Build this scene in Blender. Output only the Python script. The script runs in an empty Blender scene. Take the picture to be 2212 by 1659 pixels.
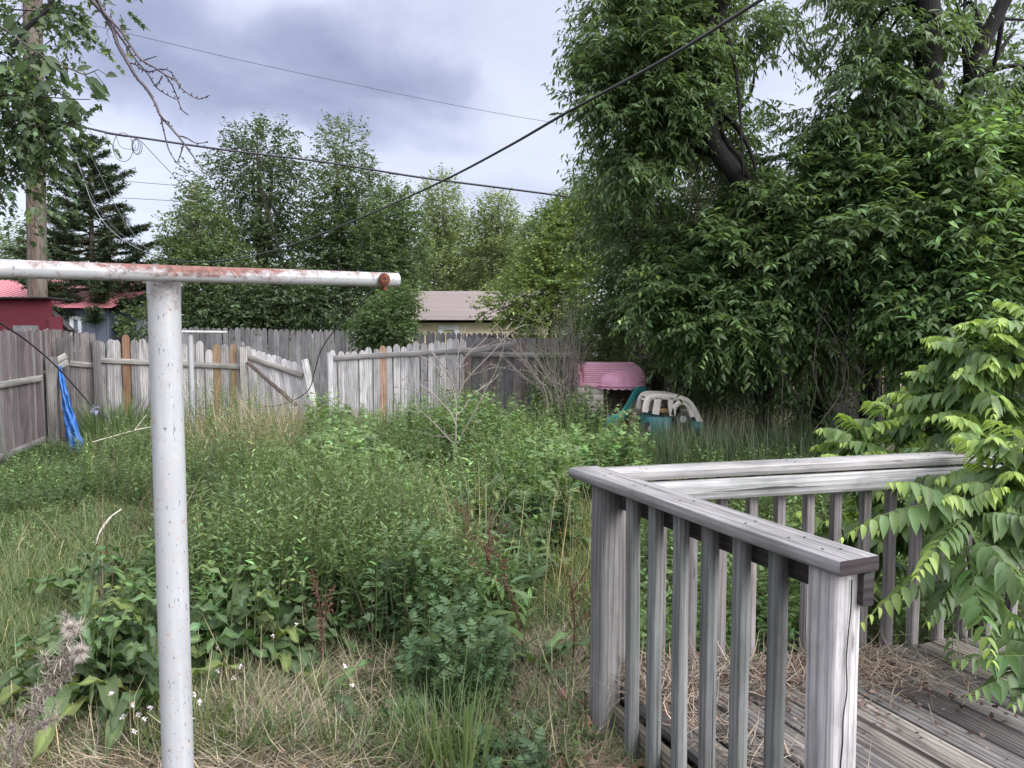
import bpy, math, numpy as np
from math import radians, sin, cos, pi
rng = np.random.default_rng(11)
scene = bpy.context.scene
COL = scene.collection
F, TH, EYE = 1577.0, radians(3.6), 1.62
A = np.array

# ---------------------------------------------------------------- measuring
def ray(u, v):
    x = (u - 1106) / F; z = (829.5 - v) / F
    c, s = cos(TH), sin(TH)
    return A([x, c + z * s, -s + z * c])
def P(u, v, Y):
    d = ray(u, v); k = Y / d[1]
    return A([d[0] * k, Y, EYE + d[2] * k])
def Zp(u, v, z):
    d = ray(u, v); k = (z - EYE) / d[2]
    return A([d[0] * k, d[1] * k, z])
def gz(x, y):
    x = np.asarray(x, float); y = np.asarray(y, float)
    z = -0.012 * np.clip(y - 3, 0, 12)
    near = np.clip(1 - (y - 14) / 10, 0, 1)
    z = z + near * (0.03 * np.sin(1.7 * x + 0.6) * np.sin(1.3 * y + 1) + 0.02 * np.sin(3.9 * x + 2.1 * y))
    return z

# ---------------------------------------------------------------- mesh building
class MB:
    def __init__(s):
        s.V = []; s.Q = []; s.T = []; s.C = []; s.U = []; s.n = 0; s.ng = []
    def add(s, V, Q=None, T=None, C=None, U=None):
        V = np.asarray(V, float).reshape(-1, 3); m = len(V)
        s.V.append(V)
        if Q is not None and len(Q): s.Q.append(np.asarray(Q, int).reshape(-1, 4) + s.n)
        if T is not None and len(T): s.T.append(np.asarray(T, int).reshape(-1, 3) + s.n)
        if C is None: C = (1, 1, 1)
        C = np.asarray(C, float)
        if C.ndim == 1: C = np.tile(C, (m, 1))
        s.C.append(C.reshape(-1, 3))
        s.U.append(np.zeros((m, 2)) if U is None else np.asarray(U, float).reshape(-1, 2))
        s.n += m
        return s
    def build(s, name, mat, parent=None, smooth=False):
        V = np.concatenate(s.V); C = np.concatenate(s.C); U = np.concatenate(s.U)
        Q = np.concatenate(s.Q) if s.Q else np.zeros((0, 4), int)
        T = np.concatenate(s.T) if s.T else np.zeros((0, 3), int)
        me = bpy.data.meshes.new(name)
        me.vertices.add(len(V)); me.vertices.foreach_set('co', V.astype('f').ravel())
        lp = np.concatenate([Q.ravel(), T.ravel()]).astype('i')
        me.loops.add(len(lp)); me.loops.foreach_set('vertex_index', lp)
        st = np.concatenate([np.arange(len(Q)) * 4, len(Q) * 4 + np.arange(len(T)) * 3]).astype('i')
        me.polygons.add(len(st)); me.polygons.foreach_set('loop_start', st)
        if smooth: me.polygons.foreach_set('use_smooth', np.ones(len(st), bool))
        me.update(calc_edges=True)
        a = me.attributes.new('col', 'FLOAT_COLOR', 'POINT')
        a.data.foreach_set('color', np.c_[C, np.ones(len(C))].astype('f').ravel())
        b = me.attributes.new('uvm', 'FLOAT2', 'POINT')
        b.data.foreach_set('vector', U.astype('f').ravel())
        me.materials.append(mat)
        o = bpy.data.objects.new(name, me); COL.objects.link(o)
        if parent is not None: o.parent = parent; o.matrix_parent_inverse = parent.matrix_world.inverted() if False else o.matrix_parent_inverse
        if parent is not None:
            l = A(parent.location)
            me.vertices.foreach_set('co', (V - l).astype('f').ravel()); me.update()
        return o

def thing(name, label, cat, loc=(0, 0, 0), group=None):
    o = bpy.data.objects.new(name, None); COL.objects.link(o)
    o.empty_display_size = 0.2
    o.location = tuple(float(t) for t in loc); o['label'] = label; o['category'] = cat
    if group: o['group'] = group
    return o
def tag(o, label, cat, group=None, kind=None):
    o['label'] = label; o['category'] = cat
    if group: o['group'] = group
    if kind: o['kind'] = kind
    return o
def nrm(a):
    a = np.asarray(a, float); return a / (np.linalg.norm(a, axis=-1, keepdims=True) + 1e-12)

def smooth_pts(pts, n=8):
    p = np.asarray(pts, float); p = np.vstack([2 * p[0] - p[1], p, 2 * p[-1] - p[-2]]); out = []
    for i in range(1, len(p) - 2):
        for t in np.linspace(0, 1, n, endpoint=False):
            a, b, c, d = p[i - 1], p[i], p[i + 1], p[i + 2]
            out.append(.5 * ((2 * b) + (c - a) * t + (2 * a - 5 * b + 4 * c - d) * t * t + (3 * b - a - 3 * c + d) * t ** 3))
    out.append(p[-2]); return A(out)
def tube(mb, pts, r, sides=8, col=(1, 1, 1), caps=True, bump=0.0, seed=0):
    p = np.asarray(pts, float); n = len(p); r = np.broadcast_to(np.asarray(r, float), (n,))
    t = nrm(np.gradient(p, axis=0))
    ref = A([0, 0, 1.0]) if abs(t[0][2]) < .9 else A([1.0, 0, 0])
    a = nrm(np.cross(t[0], ref)); fr = []
    for i in range(n):
        a = nrm(a - t[i] * np.dot(a, t[i])); fr.append((a, np.cross(t[i], a)))
    L = np.r_[0, np.cumsum(np.linalg.norm(np.diff(p, axis=0), axis=1))]
    th = np.linspace(0, 2 * pi, sides + 1)
    g = np.random.default_rng(seed)
    V = []; U = []
    for i in range(n):
        rr = r[i] * (1 + bump * g.standard_normal(sides)); rr = np.r_[rr, rr[0]]
        V.append(p[i] + (np.outer(np.cos(th), fr[i][0]) + np.outer(np.sin(th), fr[i][1])) * rr[:, None])
        U.append(np.c_[np.full(sides + 1, L[i]), th * max(r[i], r.max() * .5)])
    V = np.concatenate(V); U = np.concatenate(U); m = sides + 1
    q = [(i * m + j, i * m + j + 1, (i + 1) * m + j + 1, (i + 1) * m + j) for i in range(n - 1) for j in range(sides)]
    mb.add(V, q, None, col, U)
    if caps:
        for i, flip in ((0, 1), (n - 1, 0)):
            ring = V[i * m:i * m + sides]; c = ring.mean(0)
            T = [(sides, j, (j + 1) % sides) if not flip else (sides, (j + 1) % sides, j) for j in range(sides)]
            mb.add(np.vstack([ring, c]), None, T, col, np.zeros((sides + 1, 2)))
    return mb
def beam(mb, p0, p1, w, h, up=(0, 0, 1), ch=0.004, col=(1, 1, 1), seg=1, warp=0.0, endcol=None, seed=0):
    """chamfered timber from p0 to p1; w across, h along `up`; UV runs along the grain."""
    p0 = A(p0, float); p1 = A(p1, float); d = p1 - p0; L = np.linalg.norm(d); d = d / L
    up = A(up, float); up = nrm(up - d * np.dot(up, d)); s = np.cross(d, up)
    a, b = w / 2, h / 2
    sec = [(-a + ch, -b), (a - ch, -b), (a, -b + ch), (a, b - ch), (a - ch, b), (-a + ch, b), (-a, b - ch), (-a, -b + ch)]
    sec.append(sec[0]); sec = A(sec)
    per = np.r_[0, np.cumsum(np.linalg.norm(np.diff(sec, axis=0), axis=1))]
    g = np.random.default_rng(seed + 1); o = g.random(2) * 50
    V = []; U = []
    for i in range(seg + 1):
        t = i / seg; off = warp * g.standard_normal(2) if 0 < i < seg else (0, 0)
        V.append(p0 + d * L * t + s * off[0] + up * off[1] + np.outer(sec[:, 0], s) + np.outer(sec[:, 1], up))
        U.append(np.c_[np.full(9, o[0] + L * t), o[1] + per])
    V = np.concatenate(V); U = np.concatenate(U)
    q = [(i * 9 + j, i * 9 + j + 1, (i + 1) * 9 + j + 1, (i + 1) * 9 + j) for i in range(seg) for j in range(8)]
    mb.add(V, q, None, col, U)
    ec = A(col, float) * .5 if endcol is None else endcol
    for k, fl in ((0, 0), (seg, 1)):
        ring = V[k * 9:k * 9 + 8]
        q = [(0, 1, 2, 7), (7, 2, 3, 6), (6, 3, 4, 5)]
        if not fl: q = [x[::-1] for x in q]
        mb.add(ring, q, None, ec, np.c_[o[0] + sec[:8, 0] * .2, o[1] + sec[:8, 1]])
    return mb
def box(mb, lo, hi, col=(1, 1, 1)):
    lo = A(lo, float); hi = A(hi, float); c = (lo + hi) / 2
    beam(mb, (lo[0], c[1], c[2]), (hi[0], c[1], c[2]), hi[1] - lo[1], hi[2] - lo[2], ch=min(.004, (hi - lo).min() * .2), col=col, endcol=A(col))
    return mb
def plate(mb, poly, nvec, th, col=(1, 1, 1)):
    """polygon (k,3) given a thickness along nvec; fan-filled from its centroid"""
    p = np.asarray(poly, float); n = nrm(A(nvec, float)) * th; k = len(p); c = p.mean(0)
    V = np.vstack([p, c, p + n, c + n])
    T = [(k, i, (i + 1) % k) for i in range(k)] + [(2 * k + 1, k + 1 + (i + 1) % k, k + 1 + i) for i in range(k)]
    mb.add(V, None, T, col, V[:, [0, 2]])
    q = []; W = []
    for i in range(k):
        j = (i + 1) % k; b = len(W); W += [p[i], p[j], p[j] + n, p[i] + n]; q.append((b, b + 3, b + 2, b + 1))
    mb.add(A(W), q, None, col, A(W)[:, [0, 2]])
    return mb
def frames(ax, roll=None, up=(0, 0, 1)):
    ax = nrm(ax); s = nrm(np.cross(ax, np.broadcast_to(A(up, float), ax.shape))); n = np.cross(s, ax)
    if roll is not None:
        c, k = np.cos(roll)[:, None], np.sin(roll)[:, None]; s, n = s * c + n * k, n * c - s * k
    return np.stack([s, ax, n], axis=-1)
def inst(mb, tmpl, pos, rot, scl, col):
    tv, tq, tt = tmpl; N = len(pos); k = len(tv)
    scl = np.asarray(scl, float); scl = scl[:, None, None] if scl.ndim == 1 else scl[:, None, :]
    V = pos[:, None, :] + np.einsum('nij,nkj->nki', rot, tv[None] * scl)
    off = (np.arange(N) * k)[:, None, None]
    Q = (np.asarray(tq)[None] + off).reshape(-1, 4) if len(tq) else None
    T = (np.asarray(tt)[None] + off).reshape(-1, 3) if len(tt) else None
    C = np.repeat(col, k, axis=0)
    U = np.tile(tv[:, :2], (N, 1))
    mb.add(V.reshape(-1, 3), Q, T, C, U)

# leaf templates: x across, y along (0..1), z up
def leaf_t(w=.3, rows=(.28, .62), prof=(1., .8), fold=.25, droop=.15):
    V = [(0, 0, 0)]
    for y, p in zip(rows, prof):
        hw = w / 2 * p; z = -droop * y * y
        V += [(-hw, y, z + fold * hw), (0, y, z), (hw, y, z + fold * hw)]
    V.append((0, 1, -droop)); m = len(rows); T = [(0, 2, 1), (0, 3, 2)]; Q = []
    for i in range(m - 1):
        b = 1 + 3 * i; Q += [(b, b + 1, b + 4, b + 3), (b + 1, b + 2, b + 5, b + 4)]
    b = 1 + 3 * (m - 1); e = len(V) - 1; T += [(b, b + 1, e), (b + 1, b + 2, e)]
    return A(V, float), Q, T
def diamond_t(w=.5, droop=.1):
    return A([(0, 0, 0), (w / 2, .45, .06), (0, 1, -droop), (-w / 2, .45, .06)], float), [], [(0, 1, 2), (0, 2, 3)]
def maple_t():
    pts = [(0, 0), (.16, .1), (.5, .12), (.3, .3), (.55, .55), (.25, .52), (.17, .65), (0, 1), (-.17, .65), (-.25, .52), (-.55, .55), (-.3, .3), (-.5, .12), (-.16, .1)]
    V = [(x, y, -.25 * (x * x + y * y * .4)) for x, y in pts] + [(0, .35, 0)]
    n = len(pts); return A(V, float), [], [(n, i, (i + 1) % n) for i in range(n)]
def merge_t(parts):
    V = []; Q = []; T = []; b = 0
    for (v, q, t), M, o in parts:
        V.append(v @ A(M, float).T + A(o, float)); Q += [tuple(i + b for i in f) for f in q]; T += [tuple(i + b for i in f) for f in t]; b += len(v)
    return np.concatenate(V), Q, T
def rz(a, s=1.0, tilt=0.0):
    c, k = cos(a), sin(a); M = A([[c, -k, 0], [k, c, 0], [0, 0, 1.]]) * s
    return M
def vary(base, n, l=.25, h=.08, g=rng):
    b = np.tile(A(base, float), (n, 1)) * np.exp(g.normal(0, l, n))[:, None]
    b[:, 0] *= np.exp(g.normal(0, h, n)); b[:, 2] *= np.exp(g.normal(0, h, n))
    return np.clip(b, 0.002, .9)

# ---------------------------------------------------------------- materials
def newmat(name):
    m = bpy.data.materials.new(name); m.use_nodes = True; nt = m.node_tree
    b = nt.nodes['Principled BSDF']; return m, nt, b
class N:
    def __init__(s, nt): s.nt = nt
    def __call__(s, t, **k):
        n = s.nt.nodes.new(t)
        for a, v in k.items(): setattr(n, a, v)
        return n
    def link(s, a, b): s.nt.links.new(a, b)
    def attr(s, name): return s('ShaderNodeAttribute', attribute_name=name)
    def noise(s, vec, scale, detail=4, rough=.55, dist=0., sc=None):
        if sc is not None:
            mp = s('ShaderNodeMapping'); mp.inputs['Scale'].default_value = sc; s.link(vec, mp.inputs[0]); vec = mp.outputs[0]
        n = s('ShaderNodeTexNoise'); n.inputs['Scale'].default_value = scale; n.inputs['Detail'].default_value = detail
        n.inputs['Roughness'].default_value = rough; n.inputs['Distortion'].default_value = dist
        s.link(vec, n.inputs['Vector']); return n.outputs['Fac']
    def ramp(s, fac, stops):
        r = s('ShaderNodeValToRGB'); e = r.color_ramp.elements
        while len(e) < len(stops): e.new(.5)
        for x, (p, c) in zip(e, stops):
            x.position = p; x.color = (*c, 1) if not np.isscalar(c) else (c, c, c, 1)
        s.link(fac, r.inputs[0]); return r.outputs[0]
    def mix(s, fac, a, b, mode='MIX'):
        m = s('ShaderNodeMix', data_type='RGBA', blend_type=mode)
        for sock, v in ((m.inputs[0], fac), (m.inputs[6], a), (m.inputs[7], b)):
            if isinstance(v, (int, float)): sock.default_value = v
            elif isinstance(v, tuple): sock.default_value = (*v, 1)
            else: s.link(v, sock)
        return m.outputs[2]
    def math(s, op, a, b=0.):
        m = s('ShaderNodeMath', operation=op)
        for i, v in enumerate((a, b)):
            if isinstance(v, (int, float)): m.inputs[i].default_value = v
            else: s.link(v, m.inputs[i])
        return m.outputs[0]
    def bump(s, h, bsdf, st=.4, dist=.01):
        b = s('ShaderNodeBump'); b.inputs['Strength'].default_value = st; b.inputs['Distance'].default_value = dist
        s.link(h, b.inputs['Height']); s.link(b.outputs[0], bsdf.inputs['Normal'])

def wood_mat(name, stain=(.16, .2, .16), stain_amt=.35, fine=1.0, contrast=1.0, dark=.22, rough=.85, knots=True):
    m, nt, b = newmat(name); n = N(nt)
    uv = n.attr('uvm').outputs['Vector']; col = n.attr('col').outputs['Color']
    # warp the grain a little, then stretched noise along the board
    g1 = n.noise(uv, 1.0, 6, .65, .6, sc=(1.6 * fine, 55 * fine, 1))
    g2 = n.noise(uv, 1.0, 3, .6, .3, sc=(5 * fine, 260 * fine, 1))
    big = n.noise(uv, 1.0, 4, .6, .2, sc=(2.5, 7, 1))
    wv = n('ShaderNodeTexWave', wave_type='BANDS', bands_direction='Y'); mp = n('ShaderNodeMapping')
    mp.inputs['Scale'].default_value = (.5 * fine, 13 * fine, 1); n.link(uv, mp.inputs[0]); n.link(mp.outputs[0], wv.inputs['Vector'])
    wv.inputs['Scale'].default_value = 1.2; wv.inputs['Distortion'].default_value = 9; wv.inputs['Detail'].default_value = 2.5
    wv.inputs['Detail Scale'].default_value = .7
    grain = n.ramp(g1, [(.3, max(.2, 1 - .5 * contrast)), (.48, 1.), (.7, 1 + .22 * contrast)])
    fineg = n.ramp(g2, [(.35, 1 - .3 * contrast), (.6, 1.06)])
    ring = n.ramp(wv.outputs['Fac'], [(.0, 1 - .5 * contrast), (.16, .86), (.4, 1.), (1., 1.1)])
    blot = n.ramp(big, [(.3, .62), (.5, 1.), (.72, 1.25)])
    c = n.mix(1., col, grain, 'MULTIPLY'); c = n.mix(1., c, fineg, 'MULTIPLY'); c = n.mix(.8, c, ring, 'MULTIPLY'); c = n.mix(1., c, blot, 'MULTIPLY')
    st = n.noise(uv, 1., 5, .7, .4, sc=(3.1, 11, 1)); sf = n.ramp(st, [(.5, 0.), (.68, stain_amt)])
    c = n.mix(sf, c, stain)
    ck = n.noise(uv, 1., 2, .5, 1.2, sc=(1.1 * fine, 55 * fine, 1)); cf = n.ramp(ck, [(.27, 1.), (.315, 0.)])
    c = n.mix(n.math('MULTIPLY', cf, .85), c, (.012, .011, .012))
    c = n.mix(1., c, (.985, .97, .935), 'MULTIPLY')
    vo = n('ShaderNodeTexVoronoi'); mv = n('ShaderNodeMapping'); mv.inputs['Scale'].default_value = (2.6, 13, 1); n.link(uv, mv.inputs[0]); n.link(mv.outputs[0], vo.inputs['Vector']); vo.inputs['Scale'].default_value = 1.
    kf = n.ramp(vo.outputs['Distance'], [(.0, .9), (.05, .75), (.075, .3), (.11, 0.)]); c = n.mix(kf, c, n.mix(.75, c, (.03, .022, .02)))
    n.link(c, b.inputs['Base Color']); b.inputs['Roughness'].default_value = rough; b.inputs['Specular IOR Level'].default_value = .25
    h = n.math('SUBTRACT', n.math('ADD', g1, n.math('MULTIPLY', wv.outputs['Fac'], .3)), n.math('MULTIPLY', cf, 1.2))
    n.bump(h, b, .5, .004)
    return m
def leaf_mat(name, trans=.3, rough=.45, spec=.5, vein=True):
    m, nt, b = newmat(name); n = N(nt)
    col = n.attr('col').outputs['Color']; uv = n.attr('uvm').outputs['Vector']
    c = col
    if vein:
        sx = n('ShaderNodeSeparateXYZ'); n.link(uv, sx.inputs[0])
        ax = n.math('ABSOLUTE', sx.outputs[0]); mid = n.ramp(ax, [(.0, 1.), (.02, 0.)])
        c = n.mix(n.math('MULTIPLY', mid, .35), c, n.mix(.5, c, (.3, .36, .12)))
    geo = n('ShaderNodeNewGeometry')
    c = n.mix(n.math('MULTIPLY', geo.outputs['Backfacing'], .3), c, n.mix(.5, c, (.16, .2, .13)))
    hs = n('ShaderNodeHueSaturation'); hs.inputs['Saturation'].default_value = .97; n.link(c, hs.inputs['Color']); c = hs.outputs[0]
    n.link(c, b.inputs['Base Color']); b.inputs['Roughness'].default_value = rough; b.inputs['Specular IOR Level'].default_value = spec
    tr = n('ShaderNodeBsdfTranslucent'); n.link(n.mix(1., c, (1.4, 1.45, .75), 'MULTIPLY'), tr.inputs[0])
    mx = n('ShaderNodeMixShader'); mx.inputs[0].default_value = trans
    n.link(b.outputs[0], mx.inputs[1]); n.link(tr.outputs[0], mx.inputs[2]); n.link(mx.outputs[0], nt.nodes['Material Output'].inputs[0])
    return m
def plain_mat(name, base=None, rough=.6, spec=.4, mott=.25, scale=6, metal=0., bump=.0):
    m, nt, b = newmat(name); n = N(nt)
    tc = n('ShaderNodeTexCoord').outputs['Object']
    src = n.attr('col').outputs['Color'] if base is None else None
    f = n.noise(tc, scale, 6, .65); v = n.ramp(f, [(.3, 1 - mott), (.7, 1 + mott * .6)])
    c = n.mix(1., src if src is not None else base, v, 'MULTIPLY')
    n.link(c, b.inputs['Base Color']); b.inputs['Roughness'].default_value = rough; b.inputs['Specular IOR Level'].default_value = spec
    b.inputs['Metallic'].default_value = metal
    if bump: n.bump(n.noise(tc, scale * 6, 4), b, bump, .005)
    return m
def bark_mat(name):
    m, nt, b = newmat(name); n = N(nt); uv = n.attr('uvm').outputs['Vector']; col = n.attr('col').outputs['Color']
    f = n.noise(uv, 1., 6, .7, .6, sc=(5, 34, 1)); g = n.noise(uv, 1., 4, .6, 0, sc=(2, 4, 1))
    c = n.mix(1., col, n.ramp(f, [(.3, .35), (.55, 1.), (.75, 1.5)]), 'MULTIPLY'); c = n.mix(1., c, n.ramp(g, [(.3, .7), (.7, 1.2)]), 'MULTIPLY')
    n.link(c, b.inputs['Base Color']); b.inputs['Roughness'].default_value = .9; b.inputs['Specular IOR Level'].default_value = .2
    n.bump(f, b, .9, .02); return m
def pipe_mat(name):
    m, nt, b = newmat(name); n = N(nt); uv = n.attr('uvm').outputs['Vector']; tc = n('ShaderNodeTexCoord').outputs['Object']
    rustw = n.attr('col').outputs['Color']          # red channel: how rusted this stretch is
    sx = n('ShaderNodeSeparateColor'); n.link(rustw, sx.inputs[0])
    base = n.mix(n.noise(tc, 9, 5, .6), (.265, .27, .28), (.365, .37, .378))
    streak = n.noise(tc, 1., 5, .6, .2, sc=(60, 60, 3)); base = n.mix(n.ramp(streak, [(.5, 0.), (.75, .35)]), base, (.44, .46, .5))
    blue = n.noise(tc, 1., 4, .65, .5, sc=(26, 26, 10)); base = n.mix(n.ramp(blue, [(.62, 0.), (.7, .5)]), base, (.5, .36, .34))
    # flecks: many small ones all over
    fl = n.noise(tc, 1., 5, .68, .8, sc=(80, 80, 55)); ff = n.ramp(fl, [(.62, 0.), (.68, 1.)])
    dk = n.noise(tc, 1., 2, .5, .0, sc=(170, 170, 60)); df = n.ramp(dk, [(.67, 0.), (.70, 1.)])
    # rust: large broken patches where the weight is high
    r1 = n.noise(tc, 1., 9, .78, .5, sc=(26, 40, 34)); rf = n.ramp(n.math('ADD', n.math('MULTIPLY', r1, .8), n.math('MULTIPLY', sx.outputs[0], .55)), [(.60, 0.), (.76, .92)])
    rc = n.ramp(n.noise(tc, 70, 5, .7), [(.3, (.04, .016, .013)), (.5, (.14, .045, .03)), (.7, (.24, .10, .07))])
    c = n.mix(n.math('MULTIPLY', ff, .7), base, (.36, .16, .1)); c = n.mix(n.math('MULTIPLY', df, .8), c, (.08, .07, .09)); c = n.mix(rf, c, rc)
    n.link(c, b.inputs['Base Color'])
    n.link(n.math('ADD', n.math('MULTIPLY', rf, .4), .42), b.inputs['Roughness']); b.inputs['Specular IOR Level'].default_value = .4
    n.bump(n.math('ADD', n.math('MULTIPLY', rf, .6), n.math('MULTIPLY', n.noise(tc, 45, 4), .4)), b, .35, .003)
    return m
# ================================================================ camera, sky, sun
cam = bpy.data.objects.new('camera', bpy.data.cameras.new('camera')); COL.objects.link(cam)
cam.location = (0, 0, EYE); cam.rotation_euler = (pi / 2 - TH, 0, 0)
cam.data.sensor_width = 36; cam.data.lens = 36 * F / 2212; cam.data.clip_end = 3000; cam.data.clip_start = .05
scene.camera = cam
scene.cycles.max_bounces = 6; scene.cycles.diffuse_bounces = 4; scene.cycles.glossy_bounces = 2; scene.cycles.transmission_bounces = 4
scene.view_settings.view_transform = 'Standard'; scene.view_settings.look = 'None'
scene.view_settings.exposure = 0.32; scene.view_settings.gamma = 1

SUN_DIR = nrm(A([.8, -.6, .62]))
world = bpy.data.worlds.new('World'); scene.world = world; world.use_nodes = True
def make_world():
    nt = world.node_tree; n = N(nt); bg = nt.nodes['Background']; out = nt.nodes['World Output']
    sky = n('ShaderNodeTexSky', sky_type='NISHITA'); sky.sun_disc = False
    sky.sun_elevation = math.asin(SUN_DIR[2]); sky.sun_rotation = math.atan2(SUN_DIR[0], SUN_DIR[1])
    n.link(sky.outputs[0], bg.inputs[0]); bg.inputs[1].default_value = .03
    d = n('ShaderNodeTexCoord').outputs['Generated']
    sp = n('ShaderNodeSeparateXYZ'); n.link(d, sp.inputs[0]); X, Y, Z = sp.outputs
    zz = n.math('ADD', n.math('MAXIMUM', Z, 0.), .16)
    cb = n('ShaderNodeCombineXYZ'); n.link(n.math('DIVIDE', X, zz), cb.inputs[0]); n.link(n.math('DIVIDE', Y, zz), cb.inputs[1])
    p = cb.outputs[0]
    n1 = n.noise(p, .85, 6, .5, .25); n2 = n.noise(p, 2.6, 6, .55, .3)
    # broad dark bellies of cloud, at real directions in the sky, edges broken up by noise
    wob = n('ShaderNodeTexNoise'); wob.inputs['Scale'].default_value = 5.5; wob.inputs['Detail'].default_value = 5; n.link(d, wob.inputs['Vector'])
    wv = n('ShaderNodeVectorMath', operation='MULTIPLY_ADD'); n.link(wob.outputs['Color'], wv.inputs[0]); wv.inputs[1].default_value = (.2, .0, .16); wv.inputs[2].default_value = (-.1, 0, -.08)
    dv = n('ShaderNodeVectorMath', operation='ADD'); n.link(d, dv.inputs[0]); n.link(wv.outputs[0], dv.inputs[1])
    dark = None
    for (u, v, ru, rv, w) in [(600, 190, 420, 150, .8), (300, 90, 250, 110, .6), (420, 10, 260, 80, .5), (170, 150, 160, 110, .4), (760, 130, 230, 110, .6), (700, 260, 260, 55, .55), (350, 230, 260, 90, .4),
                              (900, 30, 260, 60, .3), (1060, 400, 330, 60, .3), (930, 170, 140, 60, .5), (1270, 360, 120, 50, .3), (1000, 560, 500, 60, .22), (1500, 150, 240, 90, .3)]:
        c = nrm(ray(u, v)); s = n('ShaderNodeVectorMath', operation='SUBTRACT'); n.link(dv.outputs[0], s.inputs[0]); s.inputs[1].default_value = tuple(c)
        m = n('ShaderNodeVectorMath', operation='MULTIPLY'); n.link(s.outputs[0], m.inputs[0]); m.inputs[1].default_value = (F / ru, F / ru * .6, F / rv)
        l = n('ShaderNodeVectorMath', operation='LENGTH'); n.link(m.outputs[0], l.inputs[0])
        mr = n('ShaderNodeMapRange', interpolation_type='SMOOTHSTEP'); n.link(l.outputs['Value'], mr.inputs[0])
        mr.inputs[1].default_value = 1.15; mr.inputs[2].default_value = .1; mr.inputs[3].default_value = 0; mr.inputs[4].default_value = w
        dark = mr.outputs[0] if dark is None else n.math('ADD', dark, mr.outputs[0])
    tex = n.math('ADD', n.math('MULTIPLY', n.math('SUBTRACT', n1, .5), 1.1), n.math('MULTIPLY', n.math('SUBTRACT', n2, .5), .6))
    n3 = n.noise(p, 1.7, 7, .62, .8)
    dark = n.math('MULTIPLY', dark, n.math('ADD', .25, n.math('MULTIPLY', n3, 1.25)))
    val = n.math('ADD', n.math('ADD', n.math('MULTIPLY', dark, .72), n.math('MULTIPLY', tex, .75)), .06)
    col = n.ramp(val, [(.0, (.60, .615, .725)), (.18, (.53, .545, .67)), (.45, (.385, .40, .53)), (.8, (.275, .287, .405)), (1., (.23, .24, .35))])
    # overcast sky: brighter towards the zenith
    el = n('ShaderNodeMapRange'); n.link(Z, el.inputs[0]); el.inputs[1].default_value = .42; el.inputs[2].default_value = .9; el.inputs[3].default_value = 1.; el.inputs[4].default_value = 3.4
    dp = n('ShaderNodeVectorMath', operation='DOT_PRODUCT'); n.link(d, dp.inputs[0]); dp.inputs[1].default_value = tuple(SUN_DIR)   # added bright lobe around the sun direction, out of view, for stronger side light
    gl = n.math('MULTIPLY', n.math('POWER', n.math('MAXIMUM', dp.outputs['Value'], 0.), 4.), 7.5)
    b2 = n('ShaderNodeBackground'); n.link(col, b2.inputs[0]); b2.inputs[1].default_value = 1.
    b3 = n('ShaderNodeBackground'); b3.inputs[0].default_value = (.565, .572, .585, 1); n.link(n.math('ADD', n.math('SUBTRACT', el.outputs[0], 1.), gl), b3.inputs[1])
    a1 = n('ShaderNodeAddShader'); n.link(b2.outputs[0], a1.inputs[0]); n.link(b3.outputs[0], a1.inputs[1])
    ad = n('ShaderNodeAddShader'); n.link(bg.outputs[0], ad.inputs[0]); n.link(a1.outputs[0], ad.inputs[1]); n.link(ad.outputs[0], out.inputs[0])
make_world()
sl = bpy.data.lights.new('sun', 'SUN'); sl.energy = 1.5; sl.angle = radians(25); sl.color = (1, .96, .9)
so = bpy.data.objects.new('sun', sl); COL.objects.link(so)
from mathutils import Vector
so.rotation_euler = Vector(-SUN_DIR).to_track_quat('-Z', 'Y').to_euler()

# ================================================================ ground
def make_ground():
    m, nt, b = newmat('soil'); n = N(nt); tc = n('ShaderNodeTexCoord').outputs['Object']
    f = n.noise(tc, 1.1, 5, .6); g = n.noise(tc, 14, 6, .7); h = n.noise(tc, 90, 3, .6)
    c = n.ramp(n.math('ADD', n.math('MULTIPLY', f, .5), n.math('MULTIPLY', g, .5)), [(.35, (.028, .034, .014)), (.5, (.06, .05, .03)), (.65, (.11, .09, .055))])
    c = n.mix(1., c, n.ramp(h, [(.3, .5), (.7, 1.4)]), 'MULTIPLY')
    far = n('ShaderNodeSeparateXYZ'); n.link(tc, far.inputs[0])
    c = n.mix(n.ramp(n.math('DIVIDE', far.outputs[1], 100.), [(.14, 0.), (.2, 1.)]), c, (.05, .075, .025))
    n.link(c, b.inputs['Base Color']); b.inputs['Roughness'].default_value = .95
    n.bump(g, b, .8, .03)
    xs = np.r_[-1500, -300, -60, -20, np.linspace(-12, 8, 81), 20, 60, 300, 1500]; ys = np.r_[-60, -8, np.linspace(0, 16, 81), 20, 30, 60, 200, 800, 2200]
    X, Yg = np.meshgrid(xs, ys); Zg = gz(X, Yg); mb = MB()
    nx = len(xs); i, j = np.meshgrid(np.arange(len(ys) - 1), np.arange(nx - 1), indexing='ij'); k = (i * nx + j).ravel()
    mb.add(np.c_[X.ravel(), Yg.ravel(), Zg.ravel()], np.c_[k, k + 1, k + nx + 1, k + nx])
    o = mb.build('ground', m, smooth=True); tag(o, 'bare soil under the overgrown yard', 'ground', kind='structure')
make_ground()

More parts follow.
